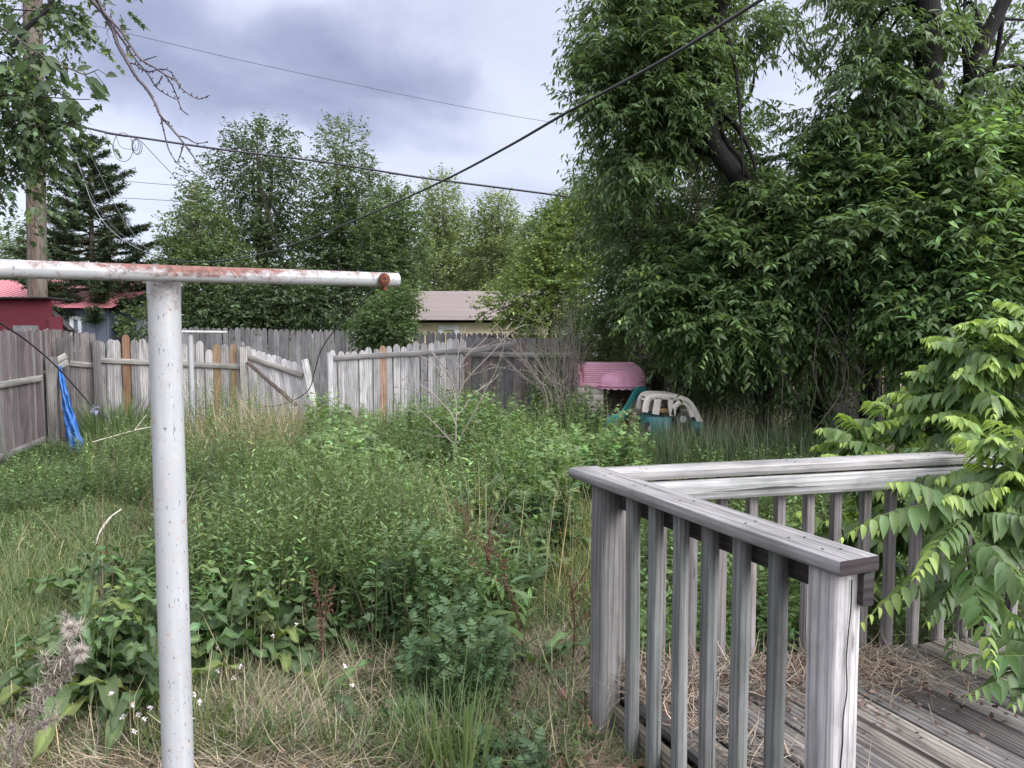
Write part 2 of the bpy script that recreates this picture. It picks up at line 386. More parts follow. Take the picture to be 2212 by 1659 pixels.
# ================================================================ deck with its railing
WD = wood_mat('deck_wood', contrast=1.45, stain=(.055, .05, .05), stain_amt=.75, fine=.8)
WR = wood_mat('rail_wood', contrast=.72, stain=(.10, .12, .11), stain_amt=.5, fine=.85)
DZ = .20
def make_deck():
    e1 = A([.970, .243, 0]); e2 = A([.397, -.918, 0]); bd = nrm(A([.43, -1, 0])); O = A([.24, 3.0, 0])
    c1 = O + .065 * A([.918, .397, 0]); c2 = O + .07 * A([.243, -.970, 0])       # centre lines of the two rails
    root = thing('wooden_deck', 'low weathered grey wooden deck with slatted railing, littered with straw', 'deck', (1.4, 2.4, 0))
    g = np.random.default_rng(5)
    # boards run parallel to the front rail
    perp = A([-bd[1], bd[0], 0]); perp = perp if perp[0] > 0 else -perp
    start = c1 + .05 * perp
    tones = [(.215, .20, .195), (.105, .096, .095), (.165, .152, .15), (.31, .28, .255), (.215, .193, .178), (.135, .125, .125)]
    for i in range(27):
        w = .131; c = start + perp * (.075 + i * .1455)
        # far end on the back rail line, near end past the camera
        far_t = np.dot((c2 + .0 * e1 - c), A([.243, -.970, 0])) / np.dot(bd, A([.243, -.970, 0]))
        p0 = c + bd * (far_t + .02 + .012 * g.standard_normal()); p1 = c + bd * (far_t + 3.9)
        mb = MB(); zt = DZ - .019 + .003 * g.standard_normal()
        beam(mb, (*p0[:2], zt), (*p1[:2], zt + .002 * g.standard_normal()), w, .036, ch=.005, col=A(tones[(i * 5 + 2) % 6]) * (.85 + .3 * g.random()), seg=3, warp=.0015, seed=i)
        mb.build('deck_board', WD, root)
    # skirt joists
    mb = MB(); beam(mb, (*(c1 + .09 * e2 + .03 * e1)[:2], DZ - .115), (*(c1 + 3.6 * e2 + .03 * e1)[:2], DZ - .115), .038, .14, col=(.17, .15, .12), seed=40); mb.build('joist', WD, root)
    mb = MB(); beam(mb, (*(c2 + .05 * e1)[:2], DZ - .115), (*(c2 + 4.2 * e1)[:2], DZ - .115), .038, .14, col=(.2, .18, .15), seed=41); mb.build('joist', WD, root)
    # cap rails
    capz = 1.08 - .019
    mb = MB(); q0 = O + .068 * e1 * 1; a = c1 - .05 * e2 * 0 + 0 * e1
    beam(mb, (*(c1 - .004 * e2)[:2], capz + .0025), (*(c1 + 1.386 * e2)[:2], capz + .0025), .132, .038, ch=.003, col=(.235, .225, .235), seg=3, warp=.0006, endcol=A([.045, .035, .04]), seed=50)
    mb.build('top_rail', WR, root)
    mb = MB(); beam(mb, (*(c2 + .137 * e1)[:2], capz), (*(c2 + 4.0 * e1)[:2], capz), .140, .038, ch=.003, col=(.30, .29, .295), seg=4, warp=.0008, seed=51); mb.build('top_rail', WR, root)
    # 2x4 aprons on the deck side of the balusters
    ap = 1.04 - .046
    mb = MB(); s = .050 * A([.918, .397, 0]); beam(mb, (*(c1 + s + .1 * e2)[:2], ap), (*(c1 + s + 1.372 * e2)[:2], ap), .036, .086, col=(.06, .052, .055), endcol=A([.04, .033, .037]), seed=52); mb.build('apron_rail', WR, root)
    mb = MB(); s2 = .052 * A([.243, -.970, 0]); beam(mb, (*(c2 + s2 + .14 * e1)[:2], ap - .004), (*(c2 + s2 + 4.0 * e1)[:2], ap - .004), .037, .086, col=(.34, .34, .35), seed=53); mb.build('apron_rail', WR, root)
    def upright(c, w, z0, z1, up, col, name, seed, ch=.004):
        mb = MB(); d = g.normal(0, .003, 2)
        beam(mb, (c[0], c[1], z0), (c[0] + d[0], c[1] + d[1], z1), w, w, up=up, ch=ch, col=col, seg=4, warp=.001, seed=seed); return mb.build(name, WR, root)
    upright(c1 + .184 * e2 + .0 * e1, .092, -.12, 1.041, e2, (.17, .165, .17), 'post', 60)
    o = upright(c1 + 1.312 * e2 + .004 * e1, .090, -.12, 1.041, e2, (.40, .385, .405), 'post', 61); o['label'] = 'pale near post with a long crack'
    upright(c2 + .205 * e1, .088, -.12, 1.04, e1, (.2, .19, .185), 'post', 62)
    for k, s in enumerate((.411, .552, .702, .847, .986, 1.134)):
        upright(c1 + (s - .005) * e2 - .012 * e1, .040, -.02 if k < 3 else -.05, 1.041, e2, A([.16, .165, .168]) * (.85 + .35 * g.random()), 'baluster', 70 + k, .002)
    for k in range(26):
        t = .385 + k * .1435
        upright(c2 + t * e1 - .012 * A([.243, -.97, 0]), .039, -.02, 1.04, e1, A([.21, .19, .195]) * (.75 + .5 * g.random()), 'baluster', 90 + k, .002)
    # long drying cracks and screw heads
    mb = MB(); c = c1 + 1.312 * e2 + .0455 * e2 - .004 * e1; z = 1.02; pts = []
    while z > -.02: pts.append((*(c + e1 * (.006 * g.standard_normal() - .004 * (1 - z)))[:2], z)); z -= .07
    tube(mb, smooth_pts(pts, 4), .0016, 5, (.01, .01, .01)); mb.build('crack', DK, root)
    mb = MB()
    for s in (.2, .42, .72, 1.0, 1.19, 1.30): 
        for o_ in (-.022, .02):
            p = c1 + s * e2 + o_ * e1 + .01 * g.standard_normal() * e2; tube(mb, [(p[0], p[1], 1.0815), (p[0], p[1], 1.0845)], [.0042, .0036], 8, (.05, .045, .045))
    for t in (.3, 1.0, 1.7, 2.4):
        for o_ in (-.03, .02): p = c2 + t * e1 + o_ * e2; tube(mb, [(p[0], p[1], 1.079), (p[0], p[1], 1.0818)], [.004, .0034], 8, (.06, .05, .05))
    o = mb.build("screw_heads", DK, root); o["kind"] = "stuff"
    return root, c1, c2, e1, e2, bd
DK = plain_mat('dark_detail', None, .7, .3)
DECK, C1, C2, E1, E2, BD = make_deck()

# ================================================================ clothesline posts
PIPE = pipe_mat('rusty_white_pipe'); RUST = plain_mat('rust', (.14, .05, .03), .85, .3, .5, 60, bump=.6)
def near_post():
    Yc = 1.85; top = P(353, 586, Yc); R0 = .0385
    root = thing('clothesline_post', 'near tall white T-shaped steel clothesline post with rust along its crossbar', 'clothesline post', (top[0], top[1], 0))
    mb = MB(); zs = np.linspace(-.1, top[2], 60); base = P(385, 1659, Yc)
    xs = top[0] + (zs - top[2]) * (base[0] - top[0]) / (base[2] - top[2])
    w = np.interp(zs, [0, 1.3, top[2] - .13, top[2] - .06, top[2]], [.12, .1, .18, .5, .62])
    th_c = np.repeat(np.c_[w, w, w], 25, axis=0)
    tube(mb, np.c_[xs, np.full(60, Yc), zs], R0, 24, (.1, .1, .1), caps=False); mb.C[0] = th_c
    mb.build('upright', PIPE, root, True)
    mb = MB(); a = P(-220, 574, 1.50); b = P(859, 605, 2.13); pts = np.linspace(a, b, 80); r = .0203
    d = nrm(b - a); tube(mb, pts, r, 22, (.3, .3, .3)); V = mb.V[0]; th = (V[:, 2] - np.repeat(pts[:, 2], 23)) / r
    tt = np.repeat(np.linspace(0, 1, 80), 23); near = np.exp(-((tt - .52) / .16) ** 2)
    w = .29 + .36 * np.clip(th, 0, 1) * (.55 + .6 * near) + .3 * near * (th > -.3) + .28 * np.clip(-th - .55, 0, 1); mb.C[0] = np.repeat(w[:, None], 3, 1)
    mb.build('crossbar', PIPE, root, True)
    # welded collar at the joint
    mb = MB(); tube(mb, [(top[0], Yc, top[2] - .075), (top[0], Yc, top[2] - .018)], [.0392, .0402], 24, (.38, .38, .38), caps=False); mb.build('weld_collar', PIPE, root, True)
    # rusted eye bolt + end hole
    c = P(830, 604, 2.09); f = nrm(A([0, 0, EYE]) - c); mb = MB()
    for rr, off in ((.0165, .0), (.0125, .003), (.0075, .005)):
        s = nrm(np.cross(f, [0, 0, 1])); u = np.cross(s, f); ang = np.linspace(0, 2 * pi, 20)
        tube(mb, [c + f * (.0195 + off) + s * rr * cos(t) * .85 + u * rr * sin(t) for t in ang], .0028, 6, (.14, .05, .03))
    tube(mb, [c, c + f * .025], [.008, .006], 10, (.1, .04, .03)); tube(mb, [c - A([0, 0, .0]), c - A([0, 0, .031])], .007, 10, (.1, .04, .03)); mb.build('eye_bolt', RUST, root, True)
    mb = MB(); c = P(850, 606, 2.13); tube(mb, [c, c + f * .0208], .0042, 10, (.01, .01, .01)); mb.build('bolt_hole', DK, root)
near_post()
def far_post():
    Y = 10.7; c = P(411, 717, Y)
    root = thing('clothesline_post', 'far pale T-shaped clothesline post standing before the grey board fence', 'clothesline post', (c[0], Y, 0))
    mb = MB(); tube(mb, np.linspace((c[0], Y, -.2), (c[0], Y, c[2]), 20), .037, 14, (.25, .25, .25)); mb.build('upright', PIPE, root, True)
    mb = MB(); tube(mb, np.linspace(P(335, 716, Y - .3), P(490, 718, Y + .2), 20), .021, 12, (.38, .38, .38)); mb.build('crossbar', PIPE, root, True)
far_post()

# ================================================================ fences
WF = wood_mat('fence_wood', contrast=.95, stain=(.12, .125, .13), stain_amt=.3, fine=.7)
GREY, PALE, DARKW, MAROON, BROWN = (.19, .178, .18), (.4, .39, .395), (.11, .1, .105), (.135, .105, .112), (.2, .115, .07)
def picket(mb, B, T, wv, nv, col, th=.017, round_=.35, seed=0, end=None):
    """one dog-eared board from B to T; wv = half width vector, nv = thickness direction"""
    B = A(B); T = A(T); d = T - B; L = np.linalg.norm(d); d = d / L; w = np.linalg.norm(wv)
    k = round_; prof = [(-1, 0), (-1, L - k * w * 1.6), (-.82, L - k * w * .7), (-.45, L - k * w * .12), (.0, L), (.45, L - k * w * .12), (.82, L - k * w * .7), (1, L - k * w * 1.6), (1, 0)]
    V = A([B + wv * x + d * z for x, z in prof]); g = np.random.default_rng(seed + 3); o = g.random(2) * 60
    U = A([(o[0] + z, o[1] + x * w) for x, z in prof])
    f = [(0, 1, 7, 8), (1, 2, 6, 7), (2, 3, 5, 6)]; t = [(3, 4, 5)]
    mb.add(V + nv * th, [x[::-1] for x in f], [x[::-1] for x in t], col, U); mb.add(V, f, t, col, U + 3)
    q = []; W = []; UU = []
    for i in range(8):
        b = len(W); W += [V[i], V[i + 1], V[i + 1] + nv * th, V[i] + nv * th]; q.append((b, b + 1, b + 2, b + 3)); UU += [U[i], U[i + 1], U[i + 1] + [0, .01], U[i] + [0, .01]]
    mb.add(A(W), q, None, A(col) * .75, A(UU))
def fence(label, root_loc, b0, b1, t0, t1, n, cols, rails=(), posts=(), gap=.06, special={}, jag=.02, side=1, rail_w=.085, name='board_fence', group=None, lean=.006, seed=0, k=.35, miss=()):
    """pickets between bottom line b0-b1 and top line t0-t1; the rails sit on the viewer's side"""
    g = np.random.default_rng(seed); b0, b1, t0, t1 = map(lambda p: A(p, float), (b0, b1, t0, t1))
    root = thing(name, label, 'fence', root_loc, group)
    run = nrm((b1 - b0)); nv = nrm(np.cross(run, t0 - b0)); nv = nv if np.dot(nv, A([0, 0, EYE]) - (b0 + b1) / 2) > 0 else -nv     # towards the viewer
    if side < 0: nv = -nv
    mb = MB(); w = np.linalg.norm((b1 - b0)) / n
    for i in range(n):
        if i in miss: continue
        x = (i + .5) / n + .05 * g.standard_normal() / n; B = b0 + (b1 - b0) * x; T = t0 + (t1 - t0) * x
        T = T + (T - B) / np.linalg.norm(T - B) * jag * g.standard_normal() + run * lean * g.standard_normal()
        hw = run * w * .5 * (1 - gap + .03 * g.standard_normal()); base = A(cols[g.integers(len(cols))]) * (.8 + .4 * g.random())
        B = B + nv * .004 * g.standard_normal()
        if i in special:
            dz, c, lab = special[i]; m2 = MB(); picket(m2, B, T + (T - B) / np.linalg.norm(T - B) * dz, hw, nv, c, seed=seed * 100 + i, round_=k)
            o = m2.build('picket', WF, root); o['label'] = lab
        else: picket(mb, B, T, hw, nv, base, seed=seed * 100 + i, round_=k)
    mb.build('pickets', WF, root)
    for j, (x0, x1, h0, h1, c) in enumerate(rails):
        pt = lambda x, h: b0 + (b1 - b0) * x + ((t0 + (t1 - t0) * x) - (b0 + (b1 - b0) * x)) * h + nv * (.017 + .022)
        m2 = MB(); beam(m2, pt(x0, h0), pt(x1, h1), rail_w, .038, up=nv, col=c, seg=3, warp=.004, seed=seed * 10 + j); m2.build('rail', WF, root)
    for j, (x, h0, h1, wd, c) in enumerate(posts):
        pt = lambda h: b0 + (b1 - b0) * x + ((t0 + (t1 - t0) * x) - (b0 + (b1 - b0) * x)) * h + nv * (.017 + .043 + wd / 2)
        m2 = MB(); beam(m2, pt(h0), pt(h1), wd, wd, up=nv, col=c, seed=seed * 10 + 50 + j); m2.build('post', WF, root)
    return root, nv
# --- left side fence
D_ = lambda p, z: A([p[0], p[1], z])
n0 = P(-160, 730, 7.4); n1 = P(104, 711, 11.0); n0 = n0 + (n0 - n1) * .8
fence('purplish grey board fence running along the yard\'s left edge', (-6, 9, 0), D_(n0, -.25), D_(n1, -.25), D_(n0, 1.66), D_(n1, 1.75), 61, [MAROON, (.12, .095, .105), GREY, (.155, .125, .14)],
      rails=((0, .922, .66, .65, (.27, .26, .25)), (0, .922, .2, .2, (.2, .19, .19))), posts=((.95, .0, .8, .13, (.19, .18, .18)), (.6, .0, .8, .1, (.2, .19, .19)), (.2, .0, .8, .1, (.2, .19, .19))), gap=.03, jag=.025, seed=1)
# broken end of it: two rails and a tall post
def corner():
    root = thing('fence_corner', 'tall corner post with two broken rails above the blue tarp', 'fence', (-6.9, 11, 0))
    mb = MB(); p = P(135, 730, 11.2); beam(mb, D_(p, -.2), D_(p, p[2]), .15, .13, up=(.3, -1, 0), col=(.11, .1, .105), seed=9); mb.build('post', WF, root)
    for a, b, c in (((100, 792, 10.7), (142, 768, 11.05), (.36, .35, .34)), ((96, 808, 10.7), (146, 782, 11.05), (.32, .315, .31))):
        mb = MB(); beam(mb, P(*a), P(*b), .085, .035, up=(.7, -.7, 0), col=A(c) * .75, seed=12); mb.build('rail', WF, root)
    mb = MB(); g = np.random.default_rng(4)
    for i in range(5):
        a = P(101 + i * 7, 800 - i * 3, 10.85 + .07 * i); picket(mb, D_(a, -.25), a, A([.05, .055, 0]), A([.7, -.7, 0]), A([(.2, .15, .13), (.22, .17, .15), (.1, .09, .1)][i % 3]), seed=300 + i, round_=.1)
    mb.build('pickets', WF, root)
corner()
p0, p1 = P(98, 709, 11.4), P(206, 725, 11.75)
fence('short dark brown fence section behind the corner post', (-6.8, 11.6, 0), D_(p0, -.3), D_(p1, -.3), p0, p1, 9, [(.13, .115, .12), (.16, .14, .14), (.11, .1, .1)],
      rails=((.18, .98, .75, .755, (.24, .22, .22)),), posts=((1.0, 0, .96, .11, (.11, .1, .105)),), jag=.03, gap=.02, seed=2)
# --- grey section with reddish replacement boards
p0, p1 = P(206, 728, 11.8), P(528, 746, 12.3)
sp = {3: (.03, BROWN, 'reddish brown replacement board'), 14: (.03, (.25, .16, .1), 'reddish brown replacement board'), 16: (.015, (.24, .16, .11), 'short reddish brown board'), 13: (-.13, (.42, .4, .41), 'pale board cut shorter')}
fence('pale grey board fence with a few reddish brown boards', (-5, 12, 0), D_(p0, -.3), D_(p1, -.3), p0, p1, 18, [(.28, .265, .275), (.33, .315, .32), (.24, .23, .24), (.37, .355, .36)],
      rails=((0, 1.0, .81, .80, (.26, .25, .24)), (0, 1., .25, .25, (.2, .19, .19))), posts=((1.0, 0, .985, .11, (.36, .34, .33)),), gap=.07, jag=.025, special=sp, seed=3, lean=.012, k=.8)
# --- collapsed pale panel, sagging to the right
fence('collapsed whitish fence panel sagging to the right with a diagonal brace', (-4, 12.2, 0), P(545, 905, 12.3), P(683, 925, 12.1), P(531, 746, 12.3), P(652, 788, 12.05), 11,
      [(.54, .525, .55), (.6, .585, .61), (.48, .465, .495)], rails=((.03, .99, .86, .83, (.3, .28, .27)),), gap=.05, jag=.012, seed=4, lean=.004, k=.8)
def brace():
    root = None
    mb = MB(); beam(mb, P(534, 782, 12.1), P(640, 876, 11.95), .06, .04, up=(0, -1, 0), col=(.13, .1, .09), seed=15); o = mb.build('fence_brace', WF); tag(o, 'dark rotten brace lying across the collapsed white panel', 'board')
    mb = MB(); beam(mb, P(658, 776, 11.95), P(688, 915, 11.7), .105, .02, up=(.1, -1, .12), col=(.46, .45, .455), seed=16); o = mb.build('loose_board', WF); tag(o, 'loose whitish board leaning against the broken panel end', 'board')
    mb = MB(); beam(mb, P(1000, 762, 12.75), P(1112, 742, 13.0), .1, .03, up=(0, -1, 0), col=(.24, .235, .24), seed=17)
    o = mb.build('loose_board', WF); tag(o, 'loose grey rail sticking out past the pale panel', 'board')
brace()
# --- pale panel leaning to the left
fence('pale weathered fence panel with one orange board, tilted rail', (-2, 12.6, 0), P(716, 915, 12.1), P(1006, 925, 12.8), P(712, 762, 12.15), P(1008, 729, 12.8), 20,
      [(.41, .395, .41), (.47, .455, .47), (.35, .34, .355), (.43, .415, .43)], rails=((-.01, 1.02, .92, .86, (.26, .25, .25)),),
      posts=((.0, 0, 1.0, .09, (.5, .49, .52)), (1.0, 0, .8, .1, (.2, .15, .14))), gap=.05, jag=.02, special={7: (.01, (.42, .27, .2), 'orange tan replacement board')}, seed=6, lean=.008, k=.8)
# --- dark section towards the playhouse and on behind the trees
p0, p1 = P(1004, 728, 13.0), P(1290, 732, 13.6)
fence('dark weathered fence section behind the dead stems', (0, 13.2, 0), D_(p0, -.3), D_(p1, -.3), p0, p1, 17, [(.15, .14, .155), (.19, .18, .195), (.13, .12, .135), (.2, .165, .175)],
      rails=((-.04, 1., .84, .84, (.3, .29, .29)), (0, 1, .25, .25, (.16, .15, .15))), gap=.03, jag=.012, seed=7, k=.3)
p0, p1 = P(1292, 732, 13.6), P(2500, 770, 12.5)
fence('long near-black fence in the shade under the big trees', (5, 13, 0), D_(p0, -.3), D_(p1, -.3), D_(p0, 1.62), D_(p1, 1.6), 62, [(.022, .02, .02), (.028, .024, .024), (.02, .017, .018)],  # canopy shade is put into the board and rail colours
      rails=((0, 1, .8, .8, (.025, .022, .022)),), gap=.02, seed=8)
# --- the neighbour's tall fence beyond
p0, p1 = P(330, 705, 17.5), P(1150, 722, 19)
fence('tall dark grey dog-eared fence of the lot beyond', (-4, 18, 0), D_(p0, -.3), D_(p1, -.3), p0, p1, 70, [(.135, .13, .14), (.16, .155, .165), (.115, .11, .12), (.175, .17, .18)], gap=.05, jag=.012, seed=9, k=.85)
p0, p1 = P(1130, 722, 19.2), P(1500, 728, 20)
fence('right end of the far fence beside the yellow house', (3, 19.5, 0), D_(p0, -.3), D_(p1, -.3), p0, p1, 32, [(.16, .155, .17), (.19, .185, .2)], gap=.05, jag=.01, seed=10, k=.85)

# ================================================================ blue tarp
def tarp():
    mb = MB(); n, m = 44, 40; g = np.random.default_rng(3); V = []
    L = [(126, 792, 10.9), (133, 850, 10.72), (139, 905, 10.6), (143, 960, 10.45), (150, 1006, 10.3)]; Rr = [(132, 790, 10.9), (148, 850, 10.66), (163, 905, 10.5), (180, 955, 10.3), (189, 992, 10.2)]
    l = smooth_pts([P(*q) for q in L], 11)[:n]; r = smooth_pts([P(*q) for q in Rr], 11)[:n]
    for i in range(n):
        for j in range(m):                                       # closed, folded sleeve of cloth
            a = 2 * pi * j / (m - 1); x = .5 - .5 * cos(a); c = l[i] + (r[i] - l[i]) * x
            dep = .07 * sin(a) * (1 if a < pi else .4) + .032 * sin(13 * x + 2.2 * sin(i * .16)) * (1 if a < pi else 0) + .016 * sin(29 * x + i * .35) + .012 * sin(i * .9 + 7 * x)
            V.append(c + A([dep * .3, -dep, .01 * sin(i * .7 + 5 * x)]))
    q = [(i * m + j, i * m + j + 1, (i + 1) * m + j + 1, (i + 1) * m + j) for i in range(n - 1) for j in range(m - 1)]
    mb.add(A(V), q, None, (.013, .10, .33)); o = mb.build('tarp', plain_mat('tarp_blue', None, .45, .45, .35, 9, bump=.3), None, True)
    tag(o, 'crumpled bright blue tarp hanging from the corner fence post', 'tarp')
tarp()

# ================================================================ houses and shed
SID = plain_mat('painted_siding', None, .7, .3, .14, 3); ROOFM = plain_mat('roofing', None, .9, .2, .3, 25, bump=.4); GLASS = plain_mat('dark_glass', (.012, .014, .016), .08, .6, .1)
def siding_wall(mb, x0, x1, y, z0, z1, col, step=.16):
    z = z0
    while z < z1 - 1e-4:
        t = min(z + step, z1); V = [(x0, y - .018, z), (x1, y - .018, z), (x1, y, t), (x0, y, t), (x0, y - .018, z), (x1, y - .018, z), (x1, y, z), (x0, y, z)]
        mb.add(V, [(0, 1, 2, 3), (4, 7, 6, 5)], None, col); z = t
def yellow_house():
    Y = 24; xL = P(828, 700, Y)[0]; xR = P(1215, 700, Y)[0]; ez = P(950, 692, Y)[2]; rz_ = P(950, 629, Y + 3)[2]
    root = thing('house', 'pale yellow clapboard house with brown shingle roof beyond the fences', 'house', ((xL + xR) / 2, Y, 0))
    mb = MB(); siding_wall(mb, xL, xR, Y, -.2, ez - .08, (.8, .69, .5)); box(mb, (xL, Y + .02, -.2), (xR, Y + 6, ez - .1), (.58, .48, .34)); mb.build('wall', SID, root)
    mb = MB(); V = []; n = 30
    a0 = A([xL - .4, Y - .5, ez]); a1 = A([xR + .4, Y - .5, ez]); r0 = A([xL - .4, Y + 3, rz_]); r1 = A([xR + .4, Y + 3, rz_]); b0 = a0 + A([0, 7, 0]); b1 = a1 + A([0, 7, 0])
    for i in range(n):                                            # shingle courses
        t0, t1 = i / n, (i + 1) / n; up = A([0, 0, .012]); g = np.random.default_rng(i); c = A([.27, .225, .215]) * (.92 + .16 * g.random())
        mb.add([a0 + (r0 - a0) * t0 + up, a1 + (r1 - a1) * t0 + up, a1 + (r1 - a1) * t1, a0 + (r0 - a0) * t1], [(0, 1, 2, 3)], None, c)
        mb.add([a0 + (r0 - a0) * t0 + up, a1 + (r1 - a1) * t0 + up, a1 + (r1 - a1) * t0, a0 + (r0 - a0) * t0], [(3, 2, 1, 0)], None, c * .5)
    mb.add([r0, r1, b1, b0], [(0, 1, 2, 3)], None, (.25, .19, .18)); mb.add([a0, a1, b1, b0], [(0, 3, 2, 1)], None, (.4, .38, .35)); 
    roof = mb.build('roof', ROOFM, root)
    mb = MB(); box(mb, (xL - .4, Y - .56, ez - .17), (xR + .4, Y - .51, ez + .01), (.5, .55, .55)); mb.build('fascia', SID, roof)
    mb = MB(); pv = P(983, 640, Y + 2.3); tube(mb, [pv - A([0, 0, .5]), pv + A([0, 0, .25])], .07, 10, (.35, .42, .42)); mb.build('vent_pipe', SID, roof)
    for (u0, u1, v0, frame) in ((946, 992, 702, (.85, .86, .9)), (1120, 1160, 706, (.3, .28, .26))):
        a = P(u0, v0, Y)[0]; b = P(u1, v0, Y)[0]; z1 = P(u0, v0, Y)[2]; z0 = z1 - 1.1; t = .17
        mb = MB()
        box(mb, (a, Y - .07, z1 - t), (b, Y - .025, z1), frame); box(mb, (a, Y - .07, z0), (b, Y - .025, z0 + t), frame)
        box(mb, (a, Y - .07, z0 + t), (a + t, Y - .025, z1 - t), frame); box(mb, (b - t, Y - .07, z0 + t), (b, Y - .025, z1 - t), frame)
        w = mb.build('window', SID, root); mb = MB(); box(mb, (a + t, Y - .04, z0 + t), (b - t, Y - .022, z1 - t), (.01, .01, .01)); mb.build('pane', GLASS, w)
yellow_house()
def blue_house():
    Y = 20.5; xL = P(-140, 700, Y)[0]; xR = P(236, 700, Y)[0]; ez = P(150, 668, Y)[2]; zr = P(100, 606, Y + 3.4)[2]
    root = thing('house', 'blue-grey house with faded pink metal roof behind the red shed', 'house', ((xL + xR) / 2, Y, 0))
    mb = MB(); x = xL
    while x < xR - .01:                                             # vertical board siding
        x2 = min(x + .3, xR); box(mb, (x, Y, -.3), (x2 - .012, Y + .05, ez), A([.145, .17, .215])); x = x2
    box(mb, (xL, Y + .06, -.3), (xR, Y + 6, ez - .02), (.12, .14, .18)); mb.build('wall', SID, root)
    mb = MB(); a0 = A([xL - .4, Y - .45, ez + .02]); a1 = A([xR + .3, Y - .45, ez + .02]); r0 = A([xL - .4, Y + 3.4, zr]); r1 = A([xR + .3, Y + 3.4, zr])
    mb.add([a0, a1, r1, r0], [(0, 1, 2, 3)], None, (.5, .19, .22)); mb.add([r0, r1, r1 + A([0, 3, -1]), r0 + A([0, 3, -1])], [(0, 1, 2, 3)], None, (.6, .24, .27))
    k = 30
    for i in range(k + 1):
        x = i / k; beam(mb, a0 + (a1 - a0) * x + A([0, 0, .012]), r0 + (r1 - r0) * x + A([0, 0, .012]), .035, .03, col=(.52, .21, .235), endcol=A([.6, .25, .28]))
    rf = mb.build('roof', plain_mat('painted_metal', None, .45, .4, .12, 4), root)
    mb = MB(); box(mb, (xL - .4, Y - .52, ez - .16), (xR + .3, Y - .47, ez + .03), (.66, .67, .68)); mb.build('fascia', SID, rf)
    a, b, z1 = P(126, 0, Y)[0], P(152, 0, Y)[0], P(126, 683, Y)[2]; z0 = z1 - 1.0; t = .1; fr = (.7, .71, .73)
    mb = MB(); box(mb, (a, Y - .05, z1 - t), (b, Y - .003, z1), fr); box(mb, (a, Y - .05, z0), (b, Y - .003, z0 + t), fr); box(mb, (a, Y - .05, z0 + t), (a + t, Y - .003, z1 - t), fr); box(mb, (b - t, Y - .05, z0 + t), (b, Y - .003, z1 - t), fr)
    w = mb.build('window', SID, root); mb = MB(); box(mb, (a + t, Y - .03, z0 + t), (b - t, Y - .004, z1 - t), (.01, .01, .01)); mb.build('pane', GLASS, w)
    # little white outbuilding right of it
    Y2 = 22; a, b = P(253, 0, Y2)[0], P(292, 0, Y2)[0]; zt = P(260, 672, Y2)[2]
    r2 = thing('shed', 'small white outbuilding glimpsed between spruce and bushes', 'shed', (a, Y2, 0))
    mb = MB(); siding_wall(mb, a, b, Y2, -.3, zt, (.72, .74, .78), .2); box(mb, (a, Y2 + .01, -.3), (b, Y2 + 2, zt), (.7, .72, .75)); mb.build('wall', SID, r2)
    mb = MB(); plate(mb, [(a - .1, Y2 - .15, zt), (b + .1, Y2 - .15, zt), (b + .1, Y2 + 1, zt + .35), (a - .1, Y2 + 1, zt + .35)], (0, 0, 1), .06, (.4, .4, .42)); mb.build('roof', SID, r2)
    mb = MB(); box(mb, (P(262, 0, Y2)[0], Y2 - .05, zt - .9), (P(276, 0, Y2)[0], Y2 - .025, zt - .2), (.5, .55, .62)); mb.build('door', SID, r2)
blue_house()
def red_shed():
    Y = 13.0; zt = P(40, 646, Y)[2]; x0 = P(-160, 0, Y)[0]; x1 = P(84, 0, Y)[0]
    root = thing('shed', 'dark red shed with a weathered grey sloping side wall behind the left fence', 'shed', (x1, Y, 0))
    mb = MB(); box(mb, (x0, Y, -.3), (x1, Y + .04, zt), (.065, .003, .009)); box(mb, (x1 - .02, Y - .05, -.3), (P(106, 0, Y - .05)[0], Y - .008, P(100, 684, Y)[2]), (.072, .004, .011)); mb.build('wall', plain_mat('red_paint', None, .7, .35, .22, 7, bump=.3), root)
    mb = MB(); box(mb, (x0 - .05, Y - .12, zt + .002), (x1 + .03, Y + .7, zt + .035), (.02, .018, .018)); mb.build('roof_edge', DK, root)
    mb = MB(); pl = [P(85, 648, Y + .25), P(120, 680, Y + .25), P(153, 714, Y + .25), P(153, 830, Y + .25), P(85, 830, Y + .25)]; plate(mb, pl, (0, 1, 0), .05, (.33, .325, .325)); mb.build('side_wall', plain_mat('peeling_paint', None, .9, .2, .8, 14, bump=.4), root)
    mb = MB(); beam(mb, P(83, 644, Y + .2), P(155, 714, Y + .2), .16, .035, up=(.6, 0, .7), col=(.03, .027, .028), seed=2); mb.build('eave_board', DK, root)
    mb = MB(); box(mb, (P(0, 0, Y)[0], Y - .03, .2), (P(56, 0, Y)[0], Y - .003, P(30, 703, Y)[2]), (.1, .1, .105)); mb.build('patch_panel', plain_mat('plywood', None, .9, .2, .4, 6), root)
red_shed()

